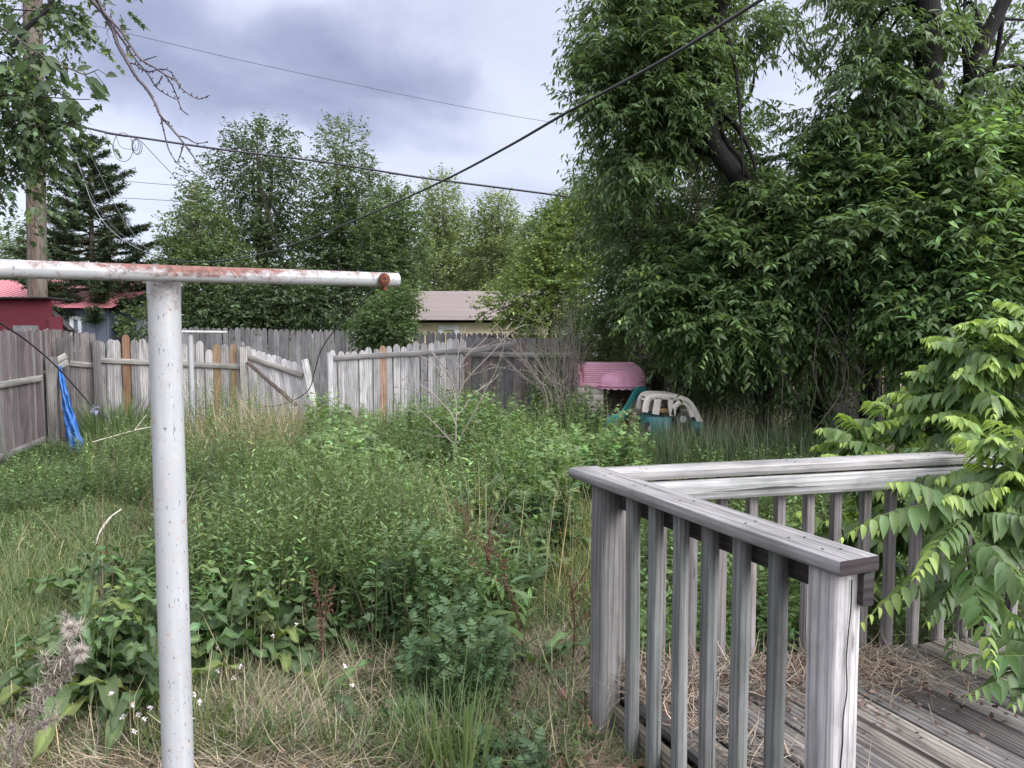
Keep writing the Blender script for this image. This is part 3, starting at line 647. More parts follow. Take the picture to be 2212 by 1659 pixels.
# ================================================================ utility poles
BARK = bark_mat('bark')
def utility():
    Y = 14.6; a = P(83, 730, Y); t = P(70, -30, Y); root = thing('utility_pole', 'tall weathered wooden utility pole behind the left fence and red shed', 'utility pole', (a[0], Y, 0))
    mb = MB(); d = nrm(t - a); tube(mb, np.linspace(a - d * 1.2, t + d * .9, 24), np.linspace(.175, .165, 24), 18, (.135, .11, .095), bump=.012); mb.build('pole', BARK, root, True)
    mb = MB(); beam(mb, a - d * .6 + A([.05, -.178, 0]), a + d * 3.1 + A([.03, -.17, 0]), .09, .02, up=(0, -1, 0), col=(.14, .1, .08), seed=3); mb.build('cable_guard', BARK, root)
    Y = 40; a = P(414, 480, Y); root = thing('utility_pole', 'distant short grey pole top rising above the leafy trees', 'utility pole', (a[0], Y, 0))
    mb = MB(); tube(mb, [D_(a, -.3), P(414, 402, Y)], .17, 12, (.3, .27, .25)); mb.build('pole', BARK, root, True)
utility()

# ================================================================ wires
CAB = plain_mat('black_cable', None, .55, .4, .1)
def cable(label, pts, r, col=(.03, .028, .03), name='cable', n=10, extra=None):
    root = None; mb = MB(); tube(mb, smooth_pts([P(*p) for p in pts], n), r, 7, col)
    if extra: extra(mb)
    o = mb.build(name, CAB, None, True); return tag(o, label, 'cable')
cable('thick black cable sweeping down from upper right to the near crossbar height', [(1760, -70, 4.6), (1640, 2, 4.8), (1440, 126, 5.2), (1230, 240, 5.8), (1100, 315, 6.3), (962, 388, 6.9), (800, 462, 7.8), (650, 522, 8.9), (540, 553, 9.9), (440, 566, 10.7), (350, 556, 11.4), (285, 526, 12), (215, 452, 12.9), (165, 350, 13.8), (120, 255, 14.4), (78, 205, 14.5)],
      [.0135 - .005 * min(1, i / 70) if i < 92 else .0085 - min(.0035, .0002 * (i - 92)) for i in range(151)])
def loops(mb):
    for (u, v, ru, rv, k) in ((266, 318, 21, 30, 1), (294, 316, 9, 16, 2), (292, 313, 7, 12, 1)):
        c = P(u, v, 13.9)
        for q in range(k):
            an = np.linspace(0, 2 * pi, 28); tube(mb, [c + A([ru / F * 13.9 * (1 + .1 * q) * cos(t), .05 * q, rv / F * 13.9 * sin(t)]) for t in an], .006, 5, (.04, .035, .05))
    for p in (((225, 288), (236, 302), (230, 310), (222, 312)), ((250, 292), (262, 318), (290, 322), (292, 312))): tube(mb, smooth_pts([P(*q, 13.9) for q in p], 5), .005, 5, (.04, .035, .05))
    tube(mb, np.linspace(P(228, 287, 13.95), P(272, 294, 13.95), 6), .02, 8, (.03, .03, .035))
cable('bundled aerial cable with hanging coils crossing from the wooden pole', [(75, 252, 14.5), (165, 271, 14.2), (240, 288, 14), (320, 300, 13.9), (480, 323, 13.8), (700, 350, 13.8), (900, 382, 13.9), (1100, 408, 14.1), (1300, 434, 14.4), (1450, 452, 14.8)], .02, (.045, .04, .05), extra=loops)
cable('thin high wire running across the clouds', [(75, 10, 14.5), (110, 33, 14.6), (230, 61, 15), (520, 130, 16), (800, 190, 17), (1050, 240, 18), (1260, 275, 19), (1500, 310, 20)], .0055, (.06, .06, .08), 'wire')
cable('slack thin wire dropping right from the cable coils', [(306, 306, 14), (345, 348, 15), (400, 405, 17), (460, 465, 19), (520, 530, 21)], .006, (.05, .05, .06), 'wire')
cable('straight guy wire slanting down past the spruce', [(75, 110, 14.4), (150, 240, 14.2), (212, 368, 14), (270, 480, 13.7), (335, 560, 13.4), (385, 625, 13.2)], .006, (.05, .045, .06), 'wire')
cable('pale slack wire drooping from the pole across the spruce', [(100, 260, 14.5), (160, 335, 14), (200, 440, 13.5), (240, 497, 13), (300, 538, 12.5), (370, 562, 12)], .0055, (.17, .17, .19), 'wire')
for lab, pts in (('faint distant power line just above the far pole top', [(180, 378, 40), (270, 391, 40), (414, 403, 40), (520, 412, 42)]), ('faint distant power line below the upper one', [(100, 422, 40), (270, 428, 40), (414, 436, 40), (520, 442, 42)]), ('faint distant power line right of the pale trees', [(1085, 470, 42), (1195, 486, 43), (1300, 498, 44)])):
    cable(lab, pts, .016, (.1, .1, .12), 'wire')
cable('black cord slanting across the left fence into the grass', [(-60, 655, 8.2), (0, 697, 8.6), (60, 738, 9.2), (120, 790, 9.6), (175, 850, 9.9), (205, 885, 10), (235, 905, 10.05)], .011, (.02, .018, .022), 'cord')
cable('loose black line hanging from the crossbar end to the weeds', [(826, 612, 2.12), (800, 634, 2.6), (745, 690, 4.2), (710, 730, 6.2), (690, 765, 8.2), (679, 805, 9.6), (668, 840, 10.4), (640, 862, 10.9), (600, 876, 11.1), (560, 879, 11.2)], [.0019 + .0045 * min(1, i / 45) for i in range(91)], (.02, .018, .02), 'cord')
# ================================================================ toys by the trees
PL = plain_mat('sun_faded_plastic', None, .42, .45, .16, 3, bump=.05)
def rring(cx, cy, hx, hy, z, n=48, e=4.):
    t = np.linspace(0, 2 * pi, n + 1); c, s = np.cos(t), np.sin(t)
    return np.c_[cx + hx * np.sign(c) * np.abs(c) ** (2 / e), cy + hy * np.sign(s) * np.abs(s) ** (2 / e), np.full(n + 1, z)]
def loft(mb, rings, col, cap=True):
    m = len(rings[0]); V = np.concatenate(rings); k = len(rings)
    mb.add(V, [(i * m + j, i * m + j + 1, (i + 1) * m + j + 1, (i + 1) * m + j) for i in range(k - 1) for j in range(m - 1)], None, col, V[:, [0, 2]])
    if cap:
        r = rings[-1][:-1]; mb.add(np.vstack([r, r.mean(0)]), None, [(j, (j + 1) % (m - 1), m - 1) for j in range(m - 1)], col)
PINK = (.70, .36, .46)
def playhouse():
    Y = 11.3; xl = P(1250, 0, Y)[0]; xr = P(1410, 0, Y)[0]; cx = (xl + xr) / 2; hx = (xr - xl) / 2; cy = Y + .5; hy = .47
    ez = P(1300, 838, Y)[2]; tz = P(1300, 783, Y + .3)[2]; g0 = -.2; H = tz - ez
    root = thing('playhouse', 'faded pink roofed plastic toy playhouse with domed awning and cream walls', 'playhouse', (cx, cy, 0))
    mb = MB(); rings = [rring(cx, cy, hx, hy, ez), rring(cx, cy, hx * 1.01, hy * 1.01, ez + .015), rring(cx, cy, hx * 1.01, hy * 1.01, ez + .07), rring(cx, cy, hx * .985, hy * .985, ez + .085)]
    k = 9
    for i in range(k):                                             # grooved clapboard roof, bulging then closing over
        t0, t1 = i / k, (i + .86) / k
        for t, ins in ((t0, .0), (t1, .0), ((i + .93) / k, .022)):
            s = 1 - .3 * t ** 2.4 - .0; z = ez + .085 + (H - .085) * (t * .97)
            rings.append(rring(cx + .02, cy, hx * s - ins, hy * (1 - .55 * t ** 2) - ins, z))
    rings.append(rring(cx + .02, cy, hx * .66, hy * .4, tz)); loft(mb, rings, PINK); roof = mb.build('roof', PL, root, True)
    # dark inside under the eave
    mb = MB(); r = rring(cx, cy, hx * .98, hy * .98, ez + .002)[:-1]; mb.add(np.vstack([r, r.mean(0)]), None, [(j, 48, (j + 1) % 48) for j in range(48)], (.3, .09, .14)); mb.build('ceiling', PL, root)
    # arched gable rim on the left end
    mb = MB(); an = np.linspace(0, pi, 20); X = cx - hx - .02
    arc = [A([X + .10 - .05 * (1 - abs(cos(t))), cy - .12 - .30 * cos(t), ez + .02 + .33 * sin(t)]) for t in an]
    tube(mb, arc, .028, 10, (.7, .3, .42)); g = mb.build('gable_arch', PL, root, True)
    mb = MB(); plate(mb, [p + A([.03, 0, 0]) for p in arc], (1, 0, 0), .03, (.5, .09, .14)); mb.build('gable_panel', PL, root)
    # scalloped dome awning over the door
    ax = P(1349, 0, Y)[0]; R = .335; mb = MB(); rows, cols = 14, 96; V = []; zz = ez + .005; hd = P(1349, 802, Y - .2)[2] - zz
    for i in range(rows + 1):
        f = (i / rows) * pi / 2
        for j in range(cols + 1):
            t = pi * j / cols; sc = 1 + .035 * abs(cos(t * 6.5)) * (1 - .6 * (i / rows) ** 3) ; V.append((ax - R * cos(t) * cos(f) * sc, cy - hy + .03 - R * .8 * sin(t) * cos(f) * sc, zz + .03 + (hd - .03) * sin(f) ** .9))
    V = A(V); m = cols + 1; mb.add(V, [(i * m + j, i * m + j + 1, (i + 1) * m + j + 1, (i + 1) * m + j) for i in range(rows) for j in range(cols)], None, (.66, .31, .43))
    rim = V[:m] ; tube(mb, rim, .014, 6, (.7, .3, .43))
    sk = []
    for j in range(cols + 1): sk.append(rim[j] - A([0, 0, .035 + .022 * abs(sin(pi * j / cols * 9))]))
    W = np.vstack([rim, A(sk)]); mb.add(W, [(j, m + j, m + j + 1, j + 1) for j in range(cols)], None, (.66, .32, .44)); mb.build('awning', PL, root, True)
    # walls: left panel with brick lines, right panel, back; the doorway stays open
    cream = (.62, .54, .47); mb = MB(); dl = P(1312, 0, Y)[0]; dr = P(1376, 0, Y)[0]; yf = cy - hy + .045
    def wall(x0, x1, y0, y1, z0, z1, c):
        z = z0
        while z < z1 - .01: box(mb, (x0, y0, z), (x1, y1, min(z + .105, z1) - .008), A(c)); z += .105
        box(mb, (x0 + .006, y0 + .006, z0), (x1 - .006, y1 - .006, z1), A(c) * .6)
    wall(cx - hx + .04, dl, yf, yf + .05, g0, ez + .01, cream); mb.build('wall', PL, root)
    mb = MB(); wall(dr, cx + hx - .05, yf, yf + .05, g0, ez + .01, cream); mb.build('wall', PL, root)
    mb = MB(); wall(cx - hx + .04, cx - hx + .09, yf + .055, cy + hy - .06, g0, ez + .01, (.52, .46, .43)); mb.build('wall', PL, root)
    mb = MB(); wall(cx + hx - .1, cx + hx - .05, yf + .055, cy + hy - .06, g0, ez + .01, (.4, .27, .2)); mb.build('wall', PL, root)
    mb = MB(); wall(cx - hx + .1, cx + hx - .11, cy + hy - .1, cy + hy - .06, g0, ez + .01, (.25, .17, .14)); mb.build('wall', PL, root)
    mb = MB(); box(mb, (dl - .16, yf - .03, g0), (dl - .01, yf - .004, g0 + .32), (.36, .34, .62)); mb.build('flower_box', PL, root)
playhouse()
def slide():
    Y = 10.9; pts = smooth_pts([P(1392, 852, Y + .35), P(1381, 852, Y + .2), P(1372, 862, Y + .1), P(1362, 880, Y), P(1352, 897, Y - .1), P(1340, 908, Y - .2), P(1322, 916, Y - .3), P(1305, 920, Y - .4)], 6)
    root = thing('slide', 'small teal plastic toy slide half sunk in the weeds', 'slide', (pts[0][0], Y, 0))
    mb = MB(); n = len(pts); sd = A([.35, .94, 0]) * .19; sec = [(-1, .11), (-.93, .125), (-.86, .1), (-.78, .02), (-.5, 0), (0, -.005), (.5, 0), (.78, .02), (.86, .1), (.93, .125), (1, .11), (1, .09), (.8, -.02), (0, -.035), (-.8, -.02), (-1, .09), (-1, .11)]
    V = []
    for p in pts: V += [p + sd * a + A([0, 0, b]) for a, b in sec]
    m = len(sec); mb.add(A(V), [(i * m + j, i * m + j + 1, (i + 1) * m + j + 1, (i + 1) * m + j) for i in range(n - 1) for j in range(m - 1)], None, (.05, .36, .35)); mb.build('chute', PL, root, True)
    mb = MB(); top = pts[0]
    for s in (-1, 1):
        beam(mb, top + sd * s * .9 + A([.02, 0, .05]), A([top[0] + .16, top[1], -.15]) + sd * s * .95, .05, .09, up=(1, 0, 0), ch=.015, col=(.04, .25, .26))
    for h in (.15, .35, .55): 
        c = A([top[0] + .11, top[1], h - .15 + .05]); beam(mb, c - sd * .85, c + sd * .85, .05, .03, ch=.01, col=(.04, .24, .25))
    mb.build('ladder', PL, root)
slide()
def toy_car():
    Y = 10.3; q = lambda u, v, dy=0: P(u, v, Y + dy)
    root = thing('toy_car', 'toy ride-on car with cream arched roof over a teal body', 'toy car', (q(1445, 0)[0], Y, 0))
    cream = (.78, .71, .64)
    # arched roof shell swept from windscreen foot to rear wing; two sides 0.5 m apart
    arc = smooth_pts([q(1391, 888), q(1394, 872), q(1399, 862), q(1408, 857), q(1425, 855), q(1450, 856), q(1470, 859), q(1486, 866), q(1496, 878), q(1504, 893), q(1512, 908)], 5)
    mb = MB(); V = []; wy = .52
    for i, p in enumerate(arc):
        for a, dz in ((0, -.035), (0, 0), (.05, .018), (.3, .032), (.7, .032), (.95, .018), (1, 0), (1, -.035), (.95, -.03), (.05, -.03), (0, -.035)): V.append(p + A([0, wy * a, dz]))
    m = 11; n = len(arc); sel = [i for i in range(n - 1)]
    mb.add(A(V), [(i * m + j, i * m + j + 1, (i + 1) * m + j + 1, (i + 1) * m + j) for i in sel if 8 < i < 42 for j in range(m - 1)], None, cream)
    roof = mb.build('roof', PL, root, True)
    for y0, nm in ((0, 'near'), (wy, 'far')):
        mb = MB(); d = A([0, y0, 0])
        def strip(uv, w, mbx=mb, dd=d):
            p = smooth_pts([q(u, v) for u, v in uv], 5); 
            for a, b in zip(p[:-1], p[1:]): beam(mbx, a + dd, b + (b - a) * .15 + dd, .05, w, up=nrm(np.cross(b - a, [0, 1, 0])), ch=.012, col=cream, endcol=A(cream))
        strip([(1393, 890), (1396, 872), (1402, 861), (1412, 857), (1440, 857), (1468, 860), (1486, 868), (1497, 882), (1505, 897), (1512, 912)], .085)
        strip([(1421, 859), (1419, 876), (1416, 894)], .10); strip([(1449, 860), (1449, 876), (1452, 897)], .08)
        strip([(1452, 897), (1457, 880), (1468, 870), (1481, 872), (1490, 884), (1494, 900)], .07)
        mb.build('pillar', PL, root)
    mb = MB(); t = (.025, .15, .165); b0 = q(1398, 902); b1 = q(1452, 918)
    rings = []
    cx, cy = (b0[0] + b1[0]) / 2, Y + wy / 2; hx, hy = (b1[0] - b0[0]) / 2 + .03, wy / 2 + .05
    for z, s in ((b0[2] + .01, .93), (b0[2] - .03, 1.0), (b0[2] - .2, 1.02), (b0[2] - .36, .98), (b0[2] - .42, .86)): rings.append(rring(cx, cy, hx * s, hy * s, z))
    loft(mb, rings, t, False); r = rings[0][:-1]; mb.add(np.vstack([r, r.mean(0)]), None, [(j, (j + 1) % 48, 48) for j in range(48)], (.03, .1, .11)); mb.build('body', PL, root, True)
    mb = MB(); box(mb, q(1430, 890) + A([0, .1, -.02]), q(1450, 884) + A([0, .4, .0]), (.55, .33, .13)); mb.build('seat', PL, root)
    mb = MB(); c0 = q(1495, 912); c1 = q(1520, 925); rings = [rring((c0[0] + c1[0]) / 2, cy, .11 * s, hy * s, z) for z, s in ((c0[2] + .02, .85), (c0[2], 1), (c1[2] - .08, 1), (c1[2] - .1, .9))]
    loft(mb, rings, t, False); r = rings[0][:-1]; mb.add(np.vstack([r, r.mean(0)]), None, [(j, (j + 1) % 48, 48) for j in range(48)], t); mb.build('rear_body', PL, root, True)
    for (u, v) in ((1406, 926), (1474, 905)):
        for dy in (-.03, wy - .03):
            c = q(u, v) + A([0, dy, 0]); an = np.linspace(0, 2 * pi, 25); mb = MB()
            tube(mb, [c, c + A([0, .07, 0])], .105, 20, (.02, .02, .022)); tube(mb, [c - A([0, .012, 0]), c], .05, 14, (.3, .3, .3)); mb.build('wheel', PL, root)
toy_car()
# ================================================================ trees
LEAF = leaf_mat('leaf', .34, .5, .36); LEAFD = leaf_mat('leaf_glossy', .36, .45, .42); LEAFP = leaf_mat('leaf_pale', .36, .5, .38); NEED = leaf_mat('needles', .1, .7, .2, False)
def sprays(mb, C, D, L, K, ll, tmpl, base, g, droop=.5, wid=1., spread=.85, lv=.28, hv=.1, tip=None, twig=None):
    """leafy twigs: K leaves set along each twig that starts at C and runs along D"""
    S = len(C); D = nrm(D); t = np.linspace(.12, 1.02, K)[None, :, None]
    pos = C[:, None] + D[:, None] * L[:, None, None] * t; pos[..., 2] -= .35 * droop * L[:, None] * (t[..., 0] ** 2)
    sd = nrm(np.cross(D, [0, 0, 1.])); sg = np.where(np.arange(K) % 2, 1., -1.)[None, :, None]
    ax = D[:, None] * .55 + sd[:, None] * sg * spread + g.normal(0, .32, (S, K, 3)); ax[..., 2] -= droop * (.5 + .7 * g.random((S, K)))
    n = S * K; rot = frames(ax.reshape(-1, 3), g.normal(0, .5, n))
    sc = ll * (.45 + .85 * g.random(n)); scl = np.c_[sc * wid, sc, sc]
    tone = np.repeat(np.exp(g.normal(0, lv * .8, S)), K)
    col = vary(base, n, lv * .7, hv, g) * tone[:, None]
    if tip is not None:
        k = g.random(S) < tip[1]; kk = np.repeat(k, K); col[kk] = vary(tip[0], kk.sum(), .2, .08, g)
    inst(mb, tmpl, pos.reshape(-1, 3), rot, scl, np.clip(col, .003, .8))
    if twig is not None:
        V = np.stack([C, C + sd * twig[1], C + D * L[:, None] - [0, 0, 1] * (.35 * droop * L)[:, None]], 1); 
        V2 = np.stack([C, C + np.array([0, 0, twig[1]]), V[:, 2]], 1)
        for W in (V, V2): mb.add(W.reshape(-1, 3), None, (np.arange(S) * 3)[:, None] + np.arange(3), twig[0])
def shell(blobs, n, g, inner=.55, clus=0, cr=.2):
    if clus:
        p, d = shell(blobs, max(4, n // clus), g, inner); k = g.integers(0, len(p), n); rr = np.mean([b[1] for b in blobs], axis=0).mean()
        o = g.normal(0, 1, (n, 3)) * A([1, 1, .75]) * cr * rr; return p[k] + o, nrm(d[k] + o / (cr * rr) * .45 + .1 * g.normal(size=(n, 3)))
    """points through the crown's lobes, thicker towards each lobe's outside; also outward directions"""
    vol = A([(b[1][0] * b[1][1] * b[1][2]) ** (2 / 3) * (b[2] if len(b) > 2 else 1) for b in blobs]); k = g.choice(len(blobs), n, p=vol / vol.sum())
    c = A([b[0] for b in blobs])[k]; r = A([b[1] for b in blobs])[k]
    d = nrm(g.normal(size=(n, 3))); q = inner + (1 - inner) * g.random(n) ** .6
    p = c + d * r * (q * (1 + .12 * g.standard_normal(n)))[:, None]
    return p, nrm(d + .15 * g.normal(size=(n, 3)))
def bl(u, v, Y, ru, rv, ry, w=1.):
    return (P(u, v, Y), (ru / F * Y, ry, rv / F * Y), w)
def tree(name, label, cat, base, trunk, tr, blobs, nsp, K, L, ll, tmpl, col, mat, g, droop=.4, wid=1., limbs=8, tip=None, lv=.28, barkc=(.1, .085, .075), group=None, inner=.5, spread=.85, updir=0., twig=None, limb_r=.35, clus=0):
    root = thing(name, label, cat, base, group); mb = MB()
    tp = smooth_pts(trunk, 8); tube(mb, tp, np.linspace(tr[0], tr[1], len(tp)), 12, barkc, bump=.04)
    for i in range(limbs):
        b = blobs[i % len(blobs)]; e = b[0] + g.normal(0, .35, 3) * A(b[1]); s = tp[int((.35 + .6 * g.random()) * (len(tp) - 1))]
        if np.linalg.norm(e - s) < .3: continue
        mid = (s + e) / 2 + g.normal(0, .08, 3) * np.linalg.norm(e - s); mid[2] += .1 * np.linalg.norm(e - s)
        q = smooth_pts([s, mid, e], 7); tube(mb, q, np.linspace(tr[0] * limb_r, tr[0] * .06, len(q)), 7, barkc)
    mb.build('trunk', BARK, root, True)
    mb = MB(); p, d = shell(blobs, nsp, g, inner, clus); d[:, 2] += updir
    sprays(mb, p, d, L * (.6 + .8 * g.random(nsp)), K, ll, tmpl, col, g, droop, wid, lv=lv, tip=tip, spread=spread, twig=twig)
    mb.build('crown', mat, root); return root
DIA = diamond_t(.55); DIAN = diamond_t(.36); LF = leaf_t(.3); LFW = leaf_t(.45); LFW2 = leaf_t(.36)
def gb(u, Y): p = P(u, 730, Y); return (p[0], Y, -.2)
def ladder(u0, v0, v1, Y, w0, w1, n, ry, g, jit=.3):
    """lobes climbing a narrow crown"""
    out = []
    for i in range(n):
        t = i / (n - 1); w = w0 + (w1 - w0) * t; out.append(bl(u0 + jit * w * g.standard_normal(), v0 + (v1 - v0) * t, Y + .4 * g.standard_normal(), w * (.8 + .4 * g.random()), abs(v0 - v1) / n * 1.1, ry * (w / max(w0, w1) + .2)))
    return out
def background():
    g = np.random.default_rng(21)
    dk, md, pl = (.052, .078, .036), (.082, .118, .044), (.165, .205, .09)
    # broad dark tree behind the fence gap
    b = [bl(560, 360, 23, 85, 75, 1.3), bl(520, 440, 22.5, 110, 90, 1.5), bl(600, 450, 23.5, 95, 90, 1.5), bl(575, 310, 23, 55, 40, .9), bl(500, 540, 22, 120, 80, 1.4), bl(620, 560, 22.6, 100, 90, 1.3), bl(600, 650, 22, 110, 60, 1.3, .7)]
    tree('deciduous_tree', 'tall dark round-crowned tree rising left of centre behind the fences', 'tree', gb(565, 23), [gb(565, 23), P(562, 600, 23), P(560, 340, 23)], (.2, .05), b, 3200, 9, .38, .12, DIA, dk, LEAF, g, limbs=14)
    # twin-spired tree
    b = ladder(722, 600, 300, 21.5, 70, 20, 9, 1.1, g, .15) + ladder(776, 560, 305, 21.5, 62, 17, 9, 1., g, .15) + [bl(745, 520, 21.5, 95, 70, 1.3), bl(740, 620, 21.3, 100, 60, 1.2), bl(690, 420, 21.5, 35, 45, .8), bl(815, 430, 21.5, 28, 50, .7)]
    tree('deciduous_tree', 'mid green tree with two narrow spires beside the dark round tree', 'tree', gb(745, 21.5), [gb(745, 21.5), P(745, 600, 21.5), P(725, 330, 21.5)], (.16, .03), b, 3000, 9, .34, .105, DIA, (.07, .102, .042), LEAF, g, limbs=12, updir=.5)
    # lower bushy trees on the left
    b = [bl(430, 510, 20, 58, 55, 1.), bl(420, 595, 19.5, 70, 65, 1.1), bl(460, 600, 19.8, 80, 80, 1.2), bl(430, 450, 20.2, 32, 45, .6), bl(385, 540, 20, 26, 35, .6, .6), bl(400, 680, 19.5, 70, 36, 1.), bl(310, 700, 19.5, 30, 26, .6)]
    tree('bushy_tree', 'light green bushy tree right of the spruce', 'tree', gb(420, 20), [gb(420, 20), P(425, 560, 20), P(428, 460, 20)], (.11, .03), b, 2600, 9, .34, .105, DIA, md, LEAF, g, limbs=9, updir=.3)
    b = [bl(520, 660, 19.2, 90, 55, 1.), bl(620, 650, 19.4, 90, 60, 1.), bl(700, 660, 19.2, 70, 60, 1.), bl(470, 690, 19., 60, 35, .8), bl(560, 690, 18.8, 80, 35, .8)]
    tree('bushy_tree', 'low dark thicket leaning over the tall dark fence', 'tree', gb(590, 19.3), [gb(590, 19.3), P(590, 700, 19.3), P(600, 640, 19.3)], (.1, .03), b, 2300, 9, .34, .11, DIA, (.056, .085, .036), LEAF, g, limbs=7)
    # sapling cluster right of centre-left
    b = ladder(840, 680, 450, 19.5, 42, 34, 7, .9, g, .2) + [bl(875, 470, 19.6, 38, 50, .7), bl(820, 560, 19.4, 50, 80, .9), bl(885, 560, 19.6, 32, 50, .6)]
    tree('bushy_tree', 'green upright tree beside the pale poplars above the crossbar end', 'tree', gb(860, 19.5), [gb(860, 19.5), P(862, 600, 19.5), P(870, 450, 19.5)], (.1, .025), b, 2500, 9, .32, .1, DIA, (.074, .112, .044), LEAF, g, limbs=9, updir=.5)
    # pale poplars
    for (u, top, w, Y, n, lab) in ((955, 388, 68, 33, 3000, 'pale feathery tree whose top touches the aerial cable'), (1075, 422, 74, 34, 3200, 'pale yellow-green feathery tree right of its twin')):
        b = ladder(u, 690, top + 30, Y, w * 1.05, w * .42, 9, 1.5, g, .25) + [bl(u - w * .6, 520, Y, w * .45, 60, .8), bl(u + w * .6, 540, Y, w * .5, 70, .8)]
        tree('poplar_tree', lab, 'tree', gb(u, Y), [gb(u, Y), P(u + 4, 600, Y), P(u + 2, top + 20, Y)], (.12, .02), b, n, 9, .5, .14, DIA, pl, LEAFP, g, limbs=20, updir=1.2, barkc=(.16, .15, .13), limb_r=.22)
    # yellowish bushes in front of the far fence, right of the house
    b = [bl(1130, 640, 17, 52, 48, .8), bl(1190, 620, 17.2, 90, 70, 1.1), bl(1260, 640, 17, 80, 80, 1.1), bl(1072, 665, 16.6, 32, 36, .5), bl(1180, 690, 16.6, 80, 38, .8), bl(1230, 540, 17.6, 75, 70, 1.1), bl(1270, 480, 17.8, 60, 50, .9), bl(1170, 565, 17.5, 45, 45, .7)]
    tree('bushy_tree', 'yellow-green spreading bush tree right of the yellow house', 'tree', gb(1190, 17.2), [gb(1190, 17.2), P(1195, 640, 17.2), P(1220, 520, 17.4)], (.11, .03), b, 3300, 9, .3, .088, DIA, (.125, .175, .05), LEAF, g, limbs=12, tip=((.17, .2, .045), .12), updir=.3)
    b = [bl(1230, 495, 18.4, 55, 55, .9), bl(1247, 455, 18.4, 13, 40, .3, 1.5), bl(1180, 510, 18.6, 48, 50, .8), bl(1290, 490, 18.4, 50, 70, .8), bl(1215, 470, 18.5, 26, 40, .5)]
    tree('bushy_tree', 'spiky-topped green tree just left of the big trees', 'tree', gb(1240, 18.5), [gb(1240, 18.5), P(1242, 560, 18.5), P(1247, 440, 18.5)], (.1, .02), b, 2000, 9, .32, .09, DIA, (.11, .165, .055), LEAF, g, limbs=6, updir=.6)
    b = [bl(835, 690, 15.2, 45, 40, .7), bl(850, 720, 15, 36, 26, .5), bl(800, 718, 15.2, 36, 26, .5), bl(860, 655, 15.3, 26, 30, .4), bl(885, 645, 15.3, 16, 18, .3, .6)]
    tree('shrub', 'leafy shrub growing against the far fence above the broken gap', 'shrub', gb(850, 15.2), [gb(850, 15.2), P(852, 720, 15.2), P(855, 680, 15.2)], (.05, .015), b, 1500, 9, .24, .075, DIA, (.08, .125, .045), LEAF, g, limbs=8, updir=.2)
    # far belt behind everything, low
    for i, (u, v, Y, ru, rv, c, lab) in enumerate([(60, 560, 36, 110, 90, (.09, .13, .06), 'distant pale tree behind the utility pole'), (1010, 560, 40, 120, 90, (.1, .14, .07), 'distant hazy tree behind the poplars'),
                                       (1160, 560, 38, 90, 80, (.1, .145, .07), 'distant light tree between poplars and big trees'), (700, 600, 38, 200, 90, (.06, .09, .04), 'distant dark trees filling behind the twin spires')]):
        b = [bl(u + ru * .5 * a, v + rv * .5 * c_, Y, ru * .6, rv * .6, 2) for a, c_ in ((-1, .3), (0, -.5), (1, .2), (0, .6), (-.5, 1.3), (.6, 1.3))]
        tree('deciduous_tree', lab, 'tree', gb(u, Y), [gb(u, Y), P(u, v + rv * .5, Y), P(u, v - rv * .4, Y)], (.2, .05), b, 1500, 8, .6, .19, DIA, c, LEAFP, g, limbs=8)
background()
def spruce():
    g = np.random.default_rng(8); Y = 21.5; base = gb(205, Y); zt = P(200, 292, Y)[2]; zb = -.2; root = thing('spruce_tree', 'dark layered conifer with ragged drooping tiers left of the clothesline post', 'tree', base)
    x0 = base[0]; mb = MB(); tube(mb, np.linspace((x0, Y, zb), (x0 + .02, Y, zt - .1), 14), np.linspace(.17, .015, 14), 9, (.09, .07, .06)); fol = MB(); Cs = []; Ds = []; Ls = []
    z = 1.4
    while z < zt - .15:
        f = (zt - z) / (zt - 1.3); R = 2.6 * f ** .75 * (.75 + .45 * g.random()); k = g.integers(4, 8)
        for j in range(k):
            a = 2 * pi * (j / k) + g.random(); r = R * (.6 + .6 * g.random()); d = A([cos(a), sin(a), 0])
            tip = A([x0, Y, z]) + d * r + A([0, 0, .1 + .12 * g.standard_normal() + .12 * r * (1 - 1.2 * f)]); s = A([x0, Y, z - .05]); mid = (s + tip) / 2 - A([0, 0, .1 * r])
            q = smooth_pts([s, mid, tip], 6); tube(mb, q, np.linspace(.035 * f + .01, .006, len(q)), 5, (.08, .06, .05))
            n = int(12 + 60 * r); t = .22 + .78 * g.random(n) ** .75; ii = t * (len(q) - 1); lo = np.clip(ii.astype(int), 0, len(q) - 2); pt = q[lo] + (q[lo + 1] - q[lo]) * (ii - lo)[:, None]
            sd = np.cross(d, [0, 0, 1.]); sg = g.choice([-1, 1], n)[:, None]; dd = d * .7 + sd * sg * (.8 * g.random((n, 1))) + g.normal(0, .18, (n, 3)); dd[:, 2] += .12
            Cs.append(pt); Ds.append(dd); Ls.append((.2 + .26 * g.random(n)) * (1.1 - .5 * t) * (.55 + .45 * min(1, r)))
        z += .17 + .12 * g.random()
    mb.build('trunk', BARK, root, True)
    C, D, L = np.concatenate(Cs), np.concatenate(Ds), np.concatenate(Ls)
    sprays(fol, C, D, L, 10, .11, diamond_t(.3, .0), (.045, .068, .034), g, .1, 1., .6, .3, .12, tip=((.085, .062, .032), .06)); fol.build('crown', NEED, root)
spruce()

